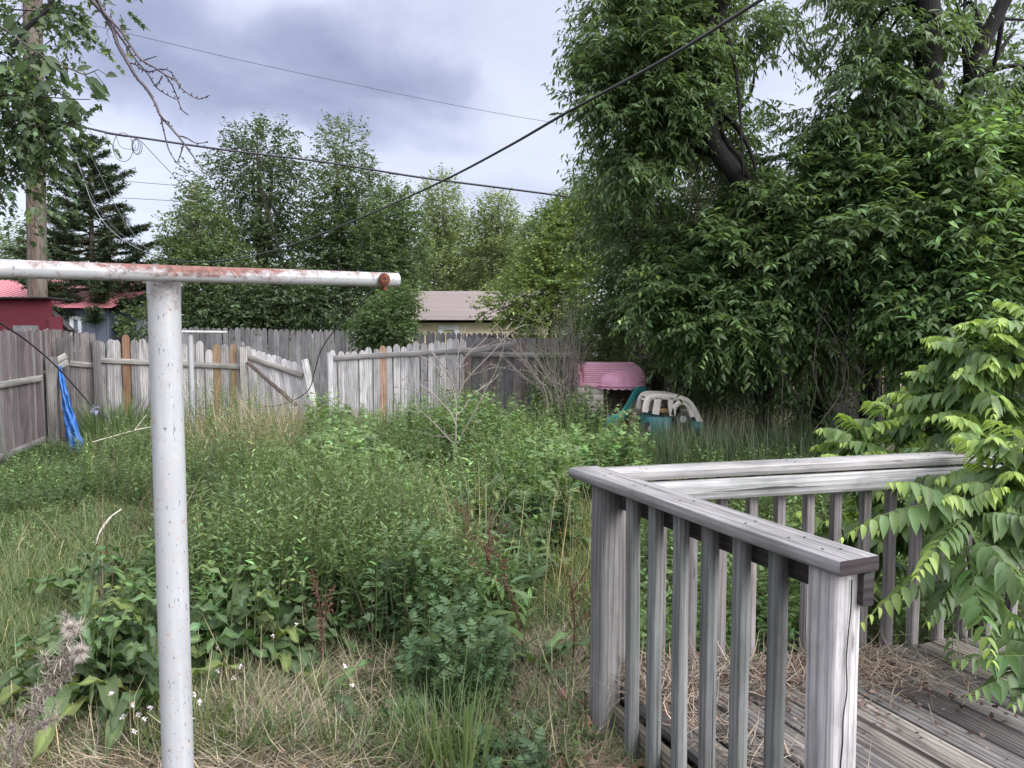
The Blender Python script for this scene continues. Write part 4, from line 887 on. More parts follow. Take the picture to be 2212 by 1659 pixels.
# ---- the big trees on the right
def big_trees():
    g = np.random.default_rng(33); dk = (.084, .134, .05); g2 = (.046, .080, .023)
    # leaning tree
    tr = [gb(1790, 10.2), P(1745, 565, 9.8), P(1665, 450, 9.4), P(1585, 370, 9.35), P(1538, 295, 9.4), P(1532, 180, 9.4), P(1545, 60, 9.45), P(1590, -120, 9.5)]
    b = [bl(1340, 60, 9.9, 70, 95, .7), bl(1330, 210, 9.8, 72, 90, .7), bl(1420, 120, 9.8, 85, 130, .8), bl(1410, 270, 9.8, 80, 75, .7), bl(1500, 60, 9.9, 80, 90, .8), bl(1480, 190, 9.9, 75, 85, .7), bl(1590, 50, 10.2, 70, 60, .6, .45), bl(1600, 190, 10.3, 60, 60, .5, .3), bl(1340, -60, 9.9, 90, 70, .8),
         bl(1660, 110, 10.4, 50, 45, .5, .14), bl(1710, 20, 10.4, 60, 40, .5, .16), bl(1520, 300, 10, 70, 60, .7), bl(1640, 330, 10.3, 60, 50, .5, .35), bl(1605, 385, 9.05, 45, 40, .25, .35), bl(1555, 300, 9.05, 35, 50, .25, .3), bl(1665, 450, 9.1, 45, 40, .25, .4), bl(1380, 360, 10, 60, 45, .6), bl(1490, -70, 9.9, 110, 60, .8), bl(1255, 235, 9.7, 28, 18, .3, .5), bl(1240, 312, 9.7, 32, 16, .25, .6), bl(1285, 320, 9.8, 35, 28, .3, .6), bl(1265, 12, 9.8, 28, 16, .2, .4)]
    tree('pecan_tree', 'big leaning leafy tree crossed by the thick black cable', 'tree', gb(1790, 10.4), tr, (.15, .08), b, 5200, 11, .34, .108, LF, dk, LEAFD, g, droop=.6, limbs=16, barkc=(.014, .0125, .012), inner=.35, twig=((.05, .045, .03), .006), spread=.7, limb_r=.3, clus=17)  # bark colour darkened to stand for the shadow on the trunk
    # lighter shrub-tree filling below it at the left edge
    b = [bl(1350, 440, 12, 75, 70, .9), bl(1340, 540, 11.8, 80, 80, .9), bl(1430, 420, 12, 80, 80, .9), bl(1430, 540, 11.6, 90, 90, .9), bl(1310, 380, 12.2, 45, 60, .6), bl(1520, 480, 11.8, 80, 90, .9), bl(1400, 610, 11.8, 80, 50, .8), bl(1300, 620, 12, 45, 60, .6)]
    tree('leafy_tree', 'paler small-leaved tree at the left edge below the leaning crown', 'tree', gb(1420, 12), [gb(1420, 12), P(1425, 600, 12), P(1410, 420, 12)], (.12, .03), b, 3000, 10, .34, .1, LF, (.085, .13, .048), LEAF, g, droop=.65, limbs=14, barkc=(.05, .042, .04), inner=.35, clus=12)
    # two trunks at far right
    for k, (tr, r, b, lab, n) in enumerate((
        ([gb(2040, 9.4), P(2030, 560, 9.2), P(2012, 300, 9.0), P(2008, 120, 9.0), P(1995, -150, 9.0)], (.17, .13), [bl(1870, 50, 9.4, 70, 55, .6, .5), bl(1870, 170, 9.3, 75, 65, .6, .55), bl(1770, 235, 9.5, 50, 35, .4, .2), bl(1950, 110, 9.4, 70, 90, .6, .55), bl(1940, 240, 9.3, 100, 50, .6, .9), bl(1830, 285, 9.5, 70, 35, .5, .5), bl(1900, -50, 9.5, 120, 50, .6, .7), bl(2050, 220, 9.2, 60, 60, .5, .45), bl(1740, 300, 9.8, 60, 30, .5, .3)], 'tall straight dark trunk with thin hanging foliage at the upper right', 1000),
        ([gb(2120, 9.4), P(2115, 560, 9.2), P(2098, 290, 9.0), P(2105, 150, 9.0), P(2150, 40, 9.0), P(2230, -110, 9.)], (.15, .07), [bl(2190, 160, 9.6, 50, 60, .5, .6), bl(2150, 260, 9.5, 90, 60, .6), bl(2230, 60, 9.7, 40, 40, .4, .3), bl(2060, 30, 9.8, 50, 50, .5, .35), bl(2120, -40, 9.8, 120, 40, .5, .4), bl(2230, 260, 9.4, 70, 80, .5)], 'forked dark trunk at the right edge with a limb bending outwards', 600))):
        tree('pecan_tree', lab, 'tree', tr[0], tr, r, b, int(n * 1.55), 11, .33, .106, LF, dk, LEAFD, g, droop=.85, limbs=10, barkc=(.018, .016, .0155), inner=.3, twig=((.05, .045, .03), .006), spread=.7, limb_r=.25, clus=14)
    root_l = P(2100, 290, 9.9)
    # dense lower mass: three overlapping trees
    sets = [([bl(1640, 470, 10.2, 100, 70, .8), bl(1560, 560, 10, 100, 80, .8), bl(1660, 590, 9.8, 110, 80, .8), bl(1480, 640, 10.2, 90, 70, .8), bl(1580, 690, 9.9, 110, 60, .8), bl(1700, 680, 9.7, 70, 50, .7), bl(1520, 725, 10.4, 60, 36, .6), bl(1450, 650, 10.8, 70, 40, .7), bl(1760, 540, 10, 60, 60, .6)], 1650, 10.3, 2300, 'dense dark green tree above the pink playhouse', (.092, .148, .054)),
            ([bl(1800, 350, 9.9, 110, 70, .7), bl(1780, 440, 9.6, 110, 80, .7), bl(1900, 400, 9.2, 110, 80, .7), bl(1860, 500, 9.0, 110, 70, .7), bl(1980, 470, 8.9, 100, 90, .7), bl(1760, 560, 9.4, 70, 50, .5, .7), bl(1900, 590, 8.9, 90, 50, .6), bl(1800, 655, 9.3, 60, 45, .4), bl(1745, 745, 9.4, 45, 50, .4), bl(1810, 750, 9.6, 40, 60, .4), bl(1860, 660, 9.2, 40, 40, .3), bl(1980, 350, 9.2, 100, 60, .6)], 1880, 9.6, 2600, 'glossy dark tree in the middle of the right-hand thicket', (.088, .144, .052)),
            ([bl(2100, 360, 8.8, 110, 70, .7), bl(2200, 400, 8.6, 90, 100, .7), bl(2090, 480, 8.5, 110, 80, .7), bl(2200, 540, 8.3, 90, 90, .7), bl(2060, 590, 8.4, 90, 70, .6), bl(2150, 640, 8.2, 100, 70, .6), bl(1990, 660, 8.5, 60, 60, .5), bl(2060, 720, 8.3, 80, 60, .6), bl(1985, 755, 8.6, 55, 45, .5), bl(1965, 690, 8.8, 36, 40, .4), bl(2200, 720, 8.1, 90, 70, .6)], 2120, 8.8, 2700, 'bright glossy leafed tree filling the right edge above the deck', (.098, .168, .055))]
    for b, u, Y, n, lab, c in sets:
        tree('leafy_tree', lab, 'tree', gb(u, Y), [gb(u, Y), P(u + 5, 640, Y), P(u - 5, 430, Y)], (.13, .04), b, int(n * 1.8), 11, .34, .106, LFW2, c, LEAFD, g, droop=.55, limbs=14, barkc=(.03, .027, .026), inner=.3, twig=((.05, .05, .03), .006), spread=.85, tip=((.13, .19, .045), .07), lv=.42, clus=22)
    # shaded understory against the dark fence
    b = [bl(1540, 800, 11.6, 60, 45, .6), bl(1640, 780, 10.8, 90, 60, .6), bl(1700, 825, 10, 55, 50, .5), bl(1600, 850, 11.3, 80, 40, .5), bl(1770, 890, 9.6, 40, 25, .4), bl(1470, 765, 12, 60, 35, .5), bl(1560, 740, 10.6, 80, 40, .5), bl(1480, 830, 12, 60, 50, .5)]
    tree('shrub', 'dark shaded shrub to the right of the toy car', 'shrub', gb(1640, 10.2), [gb(1640, 10.2), P(1645, 850, 10.2), P(1640, 790, 10.2)], (.05, .02), b, 1500, 9, .28, .1, LF, (.055, .09, .034), LEAF, g, droop=.5, limbs=10)
    b = [bl(1180, 820, 12.9, 16, 60, .25), bl(1196, 860, 12.8, 24, 40, .3), bl(1290, 720, 12.2, 60, 30, .5, .8), bl(1335, 690, 12, 50, 26, .5), bl(1310, 755, 12.4, 50, 30, .4)]
    tree('shrub', 'vine and shrub leaves spilling over the fence left of the playhouse', 'shrub', gb(1300, 12.3), [gb(1300, 12.3), P(1305, 800, 12.3), P(1330, 720, 12)], (.04, .02), b, 1000, 9, .26, .085, LF, (.09, .14, .045), LEAF, g, droop=.4, limbs=8)
    # hanging bare vines in the hollow
    mb = MB()
    for i in range(34):
        u = 1700 + 260 * g.random(); v = 560 + 140 * g.random(); Y = 8.9 + .8 * g.random(); p = [(u, v, Y), (u + g.normal(0, 14), v + 60, Y), (u + g.normal(0, 26), v + 110 + 60 * g.random(), Y - .1), (u + g.normal(0, 40), v + 190 + 60 * g.random(), Y)]
        tube(mb, smooth_pts([P(*q) for q in p], 5), .004 + .004 * g.random(), 5, A([.14, .12, .1]) * (.5 + g.random()))
    for i in range(20):
        u = 1480 + 130 * g.random(); v = 250 + 130 * g.random(); Y = 9.5; p = [(u, v, Y), (u + g.normal(0, 10), v + 60, Y), (u + g.normal(0, 22), v + 120, Y)]
        tube(mb, smooth_pts([P(*q) for q in p], 5), .003 + .003 * g.random(), 5, A([.13, .11, .1]) * (.5 + g.random()))
    for p in (((1765, -10), (1762, 60), (1768, 130)), ((1778, -10), (1788, 80), (1765, 190)), ((1740, 145), (1778, 150), (1790, 185)), ((1745, -5), (1720, 60), (1745, 110))):
        tube(mb, smooth_pts([P(*q, 9.4) for q in p], 6), .005, 5, (.1, .08, .08))
    o = mb.build('hanging_vines', BARK); tag(o, 'bare vines hanging through the shaded trees on the right', 'vines', kind='stuff')
big_trees()
def behind_right():
    g = np.random.default_rng(44)
    for u, lab, c in ((1560, 'dark tree behind the shaded fence, behind the playhouse', (.05, .08, .03)), (1850, 'dark tree behind the shaded fence at the hollow', (.045, .072, .028)), (2140, 'dark tree behind the shaded fence at the right edge', (.05, .08, .03))):
        b = [bl(u + 170 * (g.random() - .5) * 2, 480 + 260 * g.random(), 17, 110, 90, 1.) for i in range(9)] + [bl(u - 90, 730, 16.5, 100, 50, .7), bl(u + 90, 730, 16.5, 100, 50, .7)]
        tree('deciduous_tree', lab, 'tree', gb(u, 17), [gb(u, 17), P(u, 600, 17), P(u, 450, 17)], (.14, .04), b, 1900, 9, .4, .13, DIA, c, LEAF, g, limbs=8)
    Y = 22; a = P(1650, 0, Y)[0]; b = P(1990, 0, Y)[0]; zt = P(1700, 632, Y)[2]; root = thing('house', 'tan wall of a house glimpsed through the shaded thicket', 'house', ((a + b) / 2, Y, 0)); mb = MB(); siding_wall(mb, a, b, Y, -.3, zt, (.6, .45, .3)); box(mb, (a, Y + .02, -.3), (b, Y + 4, zt), (.5, .4, .28)); mb.build('wall', SID, root)
    mb = MB(); plate(mb, [(a - .3, Y - .4, zt), (b + .3, Y - .4, zt), (b + .3, Y + 3, zt + 1.3), (a - .3, Y + 3, zt + 1.3)], (0, 0, 1), .1, (.2, .18, .17)); mb.build('roof', ROOFM, root)
behind_right()

# ---- branches reaching in at the top left
def left_top():
    g = np.random.default_rng(5); MP = maple_t()
    tr = [(-5.2, 5.6, -.1), (-5.0, 5.6, 2.0), (-4.6, 5.5, 4.4)]
    root = thing('maple_tree', 'maple with deeply cut drooping leaves covering the pole at the upper left', 'tree', tr[0]); mb = MB(); tp = smooth_pts(tr, 8); tube(mb, tp, np.linspace(.16, .1, len(tp)), 10, (.1, .09, .08))
    b = [bl(25, 130, 5.6, 55, 45, .35, .8), bl(20, 215, 5.6, 60, 50, .4), bl(85, 230, 5.5, 38, 36, .3, .8), bl(135, 200, 5.4, 22, 20, .2, .3), bl(55, 300, 5.6, 42, 40, .3, .8), bl(5, 390, 5.6, 28, 60, .3, .5), bl(95, 290, 5.5, 26, 30, .25, .5), bl(140, 60, 5.6, 40, 45, .2, .35), bl(60, 20, 5.6, 90, 35, .3, .6), bl(250, 12, 5.5, 45, 14, .15, .4), bl(170, 30, 5.6, 14, 45, .1, .25), bl(165, 270, 5.4, 34, 20, .2, .4), bl(195, 215, 5.3, 16, 14, .1, .15), bl(75, 450, 5.5, 16, 30, .15, .3), bl(10, 330, 5.7, 40, 60, .3, .6)]
    for bb in b:
        e = bb[0]; s = tp[int(len(tp) * (.5 + .45 * g.random()))]; mid = (s + e) / 2 + A([0, 0, .25]); q = smooth_pts([s, mid, e], 7); tube(mb, q, np.linspace(.013, .003, len(q)), 6, (.07, .06, .06))
    tube(mb, smooth_pts([P(120, -30, 5.45), P(105, 15, 5.45), P(75, 45, 5.45), P(48, 72, 5.45), P(20, 120, 5.45)], 6), .017, 7, (.03, .028, .03))
    mb.build('trunk', BARK, root, True)
    mb = MB(); p, d = shell(b, 560, g, .1); d[:, 2] -= .4
    sprays(mb, p, d, .13 + .13 * g.random(560), 8, .062, MP, (.052, .085, .034), g, .9, .8, .8, .28, .1, tip=((.1, .15, .04), .06), twig=((.05, .05, .03), .004)); mb.build('crown', leaf_mat('maple_leaf', .3, .5, .35, False), root)
    # close ovate-leaved twig
    root = thing('leafy_twig', 'close leafy twig with oval pointed leaves reaching right near the pole', 'twig', P(-40, 40, 2.2)); mb = MB()
    tw = smooth_pts([P(-60, 20, 2.2), P(20, 70, 2.2), P(90, 120, 2.15), P(160, 152, 2.1), P(185, 160, 2.1), P(212, 150, 2.1)], 6); tube(mb, tw, np.linspace(.004, .0012, len(tw)), 6, (.14, .13, .1))
    for p in (((95, 122), (125, 170), (150, 230)), ((40, 85), (60, 130), (90, 180))): tube(mb, smooth_pts([P(*q, 2.16) for q in p], 5), .0018, 5, (.12, .11, .08))
    mb.build('stem', BARK, root)
    OV = leaf_t(.42, (.15, .35, .6, .82), (.75, 1., .85, .45), .3, .2); mb = MB()
    lv = [(168, 147, 178, 128, 20), (227 * 1., 160, 238, 158, 0)]
    pairs = [((165, 152), (205, 137)), ((186, 167), (236, 206)), ((230, 162), (252, 160)), ((272 * .82, 180), (315 * .75, 215)), ((250 * .78, 178), (292 * .8, 232)), ((130, 150), (172, 215)), ((135, 150), (150, 200)), ((100, 120), (140, 160)), ((110, 130), (85, 175)), ((60, 95), (100, 112)), ((50, 92), (30, 140)), ((20, 70), (60, 60)), ((20, 72), (-10, 110)), ((150, 225), (178, 270)), ((145, 215), (120, 262)), ((85, 175), (120, 205)), ((90, 180), (60, 225)), ((10, 60), (35, 20)), ((45, 88), (75, 60)), ((75, 105), (110, 95)), ((0, 50), (-30, 20)), ((60, 130), (20, 170)), ((65, 140), (95, 150))]
    pos = A([P(*a, 2.13) for a, b in pairs]); end = A([P(*b, 2.13 - .02 * (i % 3)) for i, (a, b) in enumerate(pairs)]); ax = end - pos; ln = np.linalg.norm(ax, axis=1)
    nodes = np.vstack([tw, A([P(*q, 2.16) for q in ((95, 122), (110, 148), (125, 170), (138, 200), (150, 230), (40, 85), (60, 130), (75, 155), (90, 180))])])
    for q_ in pos: k_ = nodes[np.argmin(np.linalg.norm(nodes - q_, axis=1))]; tube(mb, [k_, (k_ + q_) / 2, q_], .0011, 5, (.1, .12, .06))
    ln = ln * .8
    inst(mb, OV, pos, frames(ax, g.normal(0, .7, len(pos)), (0, -1, .3)), ln, vary((.06, .095, .045), len(pos), .2, .08, g)); mb.build('leaves', LEAF, root)
    # bare hanging twigs
    k = .3472; B = 4.0; L = [[(560, -40), (570, 0), (640, 80), (700, 180), (730, 270), (790, 380), (850, 480), (910, 550), (965, 640), (1000, 720), (1060, 790), (1110, 850), (1150, 900), (1200, 970), (1250, 1040), (1300, 1070), (1360, 1085)],
     [(575, -40), (600, 0), (660, 110), (720, 190), (790, 290), (850, 380), (920, 460), (970, 540), (1030, 585), (1100, 620)], [(600, -30), (650, 80), (740, 180), (790, 250), (850, 340), (890, 380), (960, 420), (1020, 460), (1090, 500), (1130, 550), (1190, 595), (1240, 615), (1305, 592)],
     [(800, 392), (840, 400), (880, 430), (930, 445), (1000, 430), (1050, 440), (1080, 470), (1105, 520), (1125, 550)], [(1030, 470), (1070, 530), (1100, 600), (1130, 680), (1175, 718)], [(1000, 720), (1020, 820), (1050, 930), (1100, 1010), (1180, 1072)],
     [(1140, 905), (1120, 970), (1098, 1020)], [(1110, 845), (1160, 858), (1220, 890), (1295, 885)], [(740, 180), (815, 183)], [(885, 378), (975, 350)], [(1010, 470), (990, 510), (955, 535)], [(990, 715), (1030, 750), (1058, 760)], [(640, 30), (655, 60), (600, 75)]]
    mb = MB()
    for i, l in enumerate(L):
        q = smooth_pts([P(x * k, y * k, B + .15 * sin(i * 2.1) * (j / len(l))) for j, (x, y) in enumerate(l)], 5) if len(l) > 2 else A([P(x * k, y * k, B) for x, y in l])
        r0 = .0125 if i == 0 else .008 if i < 3 else .004; tube(mb, q, np.linspace(r0, .0022, len(q)), 6, A([.13, .11, .12]) * (.7 if i % 2 else 1), seed=i, bump=.1)
        for j in range(2, len(q) - 1, 3):                           # buds
            s = g.normal(0, 1, 3) * A([1, .3, 1]); tube(mb, [q[j], q[j] + nrm(s) * .016], [.004, .002], 5, (.08, .065, .07))
    o = mb.build('bare_branch', BARK, None, True); tag(o, 'leafless drooping branch with budded twigs hanging in the upper left sky', 'branch')
left_top()
# ================================================================ yard vegetation
GRS = leaf_mat('grass', .3, .5, .35, False); DRY = leaf_mat('dry_straw', .15, .8, .15, False); STEM = leaf_mat('stem', .05, .7, .25, False)
def blades(mb, pos, h, w, az, lean, curl, col, g, segs=3, tipcol=None):
    """ribbons of grass: root, height, width, heading, lean at the root and extra bend towards the tip"""
    n = len(pos); d = np.c_[np.cos(az), np.sin(az), np.zeros(n)]; f = az + pi / 2 + g.normal(0, .6, n); s = np.c_[np.cos(f), np.sin(f), np.zeros(n)]
    p = pos.copy(); rows = []; ang = lean.copy(); step = h / segs
    for i in range(segs + 1):
        ww = w * (1 - (i / segs) ** 1.6) * .5 + .0004
        rows.append(np.stack([p - s * ww[:, None], p + s * ww[:, None]], 1))
        p = p + (d * np.sin(ang)[:, None] + np.array([0, 0, 1.]) * np.cos(ang)[:, None]) * step[:, None]; ang = ang + curl / segs
    V = np.stack(rows, 1).reshape(n, -1, 3); k = V.shape[1]
    q = A([(2 * i, 2 * i + 1, 2 * i + 3, 2 * i + 2) for i in range(segs)]); Q = (q[None] + (np.arange(n) * k)[:, None, None]).reshape(-1, 4)
    C = np.repeat(col[:, None], k, 1)
    if tipcol is not None:
        t = np.repeat(np.linspace(0, 1, segs + 1), 2)[None, :, None] ** 1.5; C = C * (1 - t) + A(tipcol)[None, None] * t
    mb.add(V.reshape(-1, 3), Q, None, C.reshape(-1, 3))
def scatter(n, y0, y1, u0, u1, g, power=1.0):
    """ground points between two distances and two bearings (u0,u1 may be functions of y)"""
    y = (y0 ** (1 - power) + g.random(n) * (y1 ** (1 - power) - y0 ** (1 - power))) ** (1 / (1 - power)) if power != 1 else y0 * (y1 / y0) ** g.random(n)
    a = u0(y) if callable(u0) else u0; b = u1(y) if callable(u1) else u1
    x = ((a + (b - a) * g.random(n)) - 1106) / F * y
    return np.c_[x, y, gz(x, y)]
def clumpy(p, g, k, thr=.0):
    """keep points where a smooth random field is high, so growth comes in patches"""
    f = np.zeros(len(p))
    for i in range(5):
        a = g.random() * 2 * pi; q = k * (.6 + 1.2 * g.random()); f += np.sin(q * (p[:, 0] * cos(a) + p[:, 1] * sin(a)) + 6.28 * g.random())
    return p[f + g.normal(0, .8, len(p)) > thr]
def off_deck(p, m=.02):
    d = p[:, :2] - C1[:2]; s = d @ A([.918, .397]); t = d @ A([.243, -.970])
    return p[(s < m) | (d @ A([.243, -.970]) < -.16)]
def vis(p): return off_deck(p)

def grass_all():
    g = np.random.default_rng(50); mb = MB()
    # short green lawn everywhere in the yard
    p = vis(np.vstack([scatter(30000, 2.55, 6.5, -40, 1500, g), scatter(15000, 2.2, 8, -1000, -40, g), scatter(26000, 6.0, 13.5, -250, 1700, g), scatter(14000, 3.4, 9, -60, 380, g), clumpy(scatter(16000, 3.6, 9.5, -60, 400, g), g, 2.2, .2)])); n = len(p)
    uu = p[:, 0] / p[:, 1] * F + 1106; strawz = ((uu > 420) & (uu < 1330) & (p[:, 1] < 3.8)) | ((uu < 300) & (p[:, 1] < 3.3)); keep = ~(strawz & (g.random(n) < .55)); p = p[keep]; n = len(p)
    k = np.clip(p[:, 1] / 5, .8, 2.); tone = vary((.105, .145, .05), n, .3, .12, g); yl = g.random(n) < .14; tone[yl] = vary((.26, .25, .10), yl.sum(), .2, .1, g)
    blades(mb, p, (.09 + .14 * g.random(n)), .0046 * k * (.7 + .6 * g.random(n)), 2 * pi * g.random(n), .25 + .5 * g.random(n), 1.2 * g.random(n), tone, g)
    # yellowish mown strip by the back rail
    p = np.vstack([scatter(9000, 7.6, 10.2, 1190, 1640, g), scatter(6000, 4.2, 8.5, lambda y: 1130 + 0 * y, lambda y: 1310 + 0 * y, g)]); n = len(p)
    blades(mb, vis(p), *(lambda m: ((.06 + .1 * g.random(m)), .008 * (.7 + .6 * g.random(m)), 2 * pi * g.random(m), .3 + .5 * g.random(m), g.random(m), vary((.19, .21, .05), m, .22, .1, g), g))(len(vis(p))))
    o = mb.build('lawn_grass', GRS); tag(o, 'short green and yellowing grass covering the yard', 'grass', kind='stuff')
    # straw thatch on the ground, mostly close to the camera
    mb = MB()
    p = vis(np.vstack([clumpy(scatter(17000, 2.5, 3.8, 430, 1330, g), g, 4., -1.2), scatter(3500, 2.5, 3.2, 900, 1420, g), clumpy(scatter(8000, 2.5, 3.5, -30, 330, g), g, 3, -.6), clumpy(scatter(2500, 3.8, 7, -60, 330, g), g, 2.5, .8)])); n = len(p); p[:, 2] += .01 + .035 * g.random(n)
    blades(mb, p, .1 + .16 * g.random(n), .003 + .002 * g.random(n), 2 * pi * g.random(n), 1.15 + .4 * g.random(n), .5 * g.normal(size=n), vary((.255, .205, .15), n, .45, .07, g), g)
    p = vis(np.vstack([scatter(1300, 2.5, 4.6, -30, 1330, g), clumpy(scatter(2600, 3.6, 11, -60, 1250, g), g, 2., .5)])); n = len(p)
    blades(mb, p, .15 + .25 * g.random(n), .003 + .002 * g.random(n), 2 * pi * g.random(n), .5 + .6 * g.random(n), 1. * g.normal(size=n), vary((.32, .275, .18), n, .3, .06, g), g, 4)
    o = mb.build('dry_grass', DRY); tag(o, 'matted tan dead grass lying over the near ground', 'dry grass', kind='stuff')
grass_all()

def stems(mb, root, h, az, lean, r, col, segs=4):
    """vectorised crossed ribbons for upright stems; returns a function giving points along each stem"""
    n = len(root); d = np.c_[np.cos(az), np.sin(az), np.zeros(n)]
    at = lambda t: root + d * (lean * h * t ** 1.6)[:, None] + np.array([0, 0, 1.]) * (h * t * (1 - .12 * lean * t))[:, None]
    for s in (np.array([1., 0, 0]), np.array([0, 1., 0])):
        R_ = [np.stack([at(np.full(n, t)) - s * (r * (1 - .6 * t))[:, None], at(np.full(n, t)) + s * (r * (1 - .6 * t))[:, None]], 1) for t in np.linspace(0, 1, segs + 1)]
        V = np.stack(R_, 1).reshape(n, -1, 3); k = V.shape[1]; q = A([(2 * i, 2 * i + 1, 2 * i + 3, 2 * i + 2) for i in range(segs)])
        mb.add(V.reshape(-1, 3), (q[None] + (np.arange(n) * k)[:, None, None]).reshape(-1, 4), None, np.repeat(col, k, 0))
    return at
def hfield(p, k, lo, hi, seed):
    g = np.random.default_rng(seed); f = np.zeros(len(p))
    for i in range(6):
        a = g.random() * 2 * pi; q = k * (.6 + 1.4 * g.random()); f += np.sin(q * (p[:, 0] * cos(a) + p[:, 1] * sin(a)) + 6.28 * g.random())
    return lo + (hi - lo) * np.clip(.5 + f / 5, 0, 1)
def forbs(mb, root, h, g, K, ll, wid, tmpl, base, lean=.25, t0=.12, up=.35, lv=.22, hv=.1, top=None, spread=.25, stemc=(.09, .12, .045), taper=.55, lightup=.35):
    n = len(root); az = 2 * pi * g.random(n); ln = lean * g.random(n)
    at = stems(mb, root, h, az, ln, .0022 + .0012 * g.random(n), vary(stemc, n, .2, .1, g))
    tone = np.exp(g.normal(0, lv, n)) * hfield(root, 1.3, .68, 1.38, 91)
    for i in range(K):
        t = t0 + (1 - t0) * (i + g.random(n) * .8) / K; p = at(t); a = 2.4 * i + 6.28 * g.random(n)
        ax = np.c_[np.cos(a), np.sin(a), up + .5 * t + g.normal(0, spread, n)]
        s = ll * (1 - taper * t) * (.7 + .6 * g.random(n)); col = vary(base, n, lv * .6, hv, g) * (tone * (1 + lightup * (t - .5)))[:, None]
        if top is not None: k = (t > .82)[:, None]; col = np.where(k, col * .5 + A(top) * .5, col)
        inst(mb, tmpl, p, frames(ax, g.normal(0, .35, n)), np.c_[s * wid, s, s], np.clip(col, .004, .8))
def wl(y): return np.interp(y, [3.6, 4.5, 6.2, 7.2, 10, 12], [400, 330, 330, 170, 200, 220])
def wr(y): return np.interp(y, [3.6, 4.5, 6, 8, 9.5, 12], [1000, 1150, 1200, 1240, 1290, 1290])
SM = leaf_t(.26, (.3, .65), (1., .75), .2, .25); OVL = leaf_t(.5, (.22, .58), (1., .75), .2, .25)
def lobed(w=.5):
    b = leaf_t(.5, (.4,), (1.,), .2, .2)
    return merge_t([(b, rz(0, .6), (0, .4, 0)), (b, rz(.95, .42), (0, .42, 0)), (b, rz(-.95, .42), (0, .42, 0)), (b, rz(1.1, .36), (0, .2, 0)), (b, rz(-1.1, .36), (0, .2, 0)), (b, rz(.8, .3), (0, .62, 0)), (b, rz(-.8, .3), (0, .62, 0)), (leaf_t(.08, (.5,), (1.,), 0, 0), rz(0, .6), (0, 0, 0))])
LOB = lobed(); TRI = merge_t([(leaf_t(.42, (.35,), (1.,), .2, .25), rz(a, s), (0, .12, 0)) for a, s in ((0, .9), (.9, .72), (-.9, .72))])
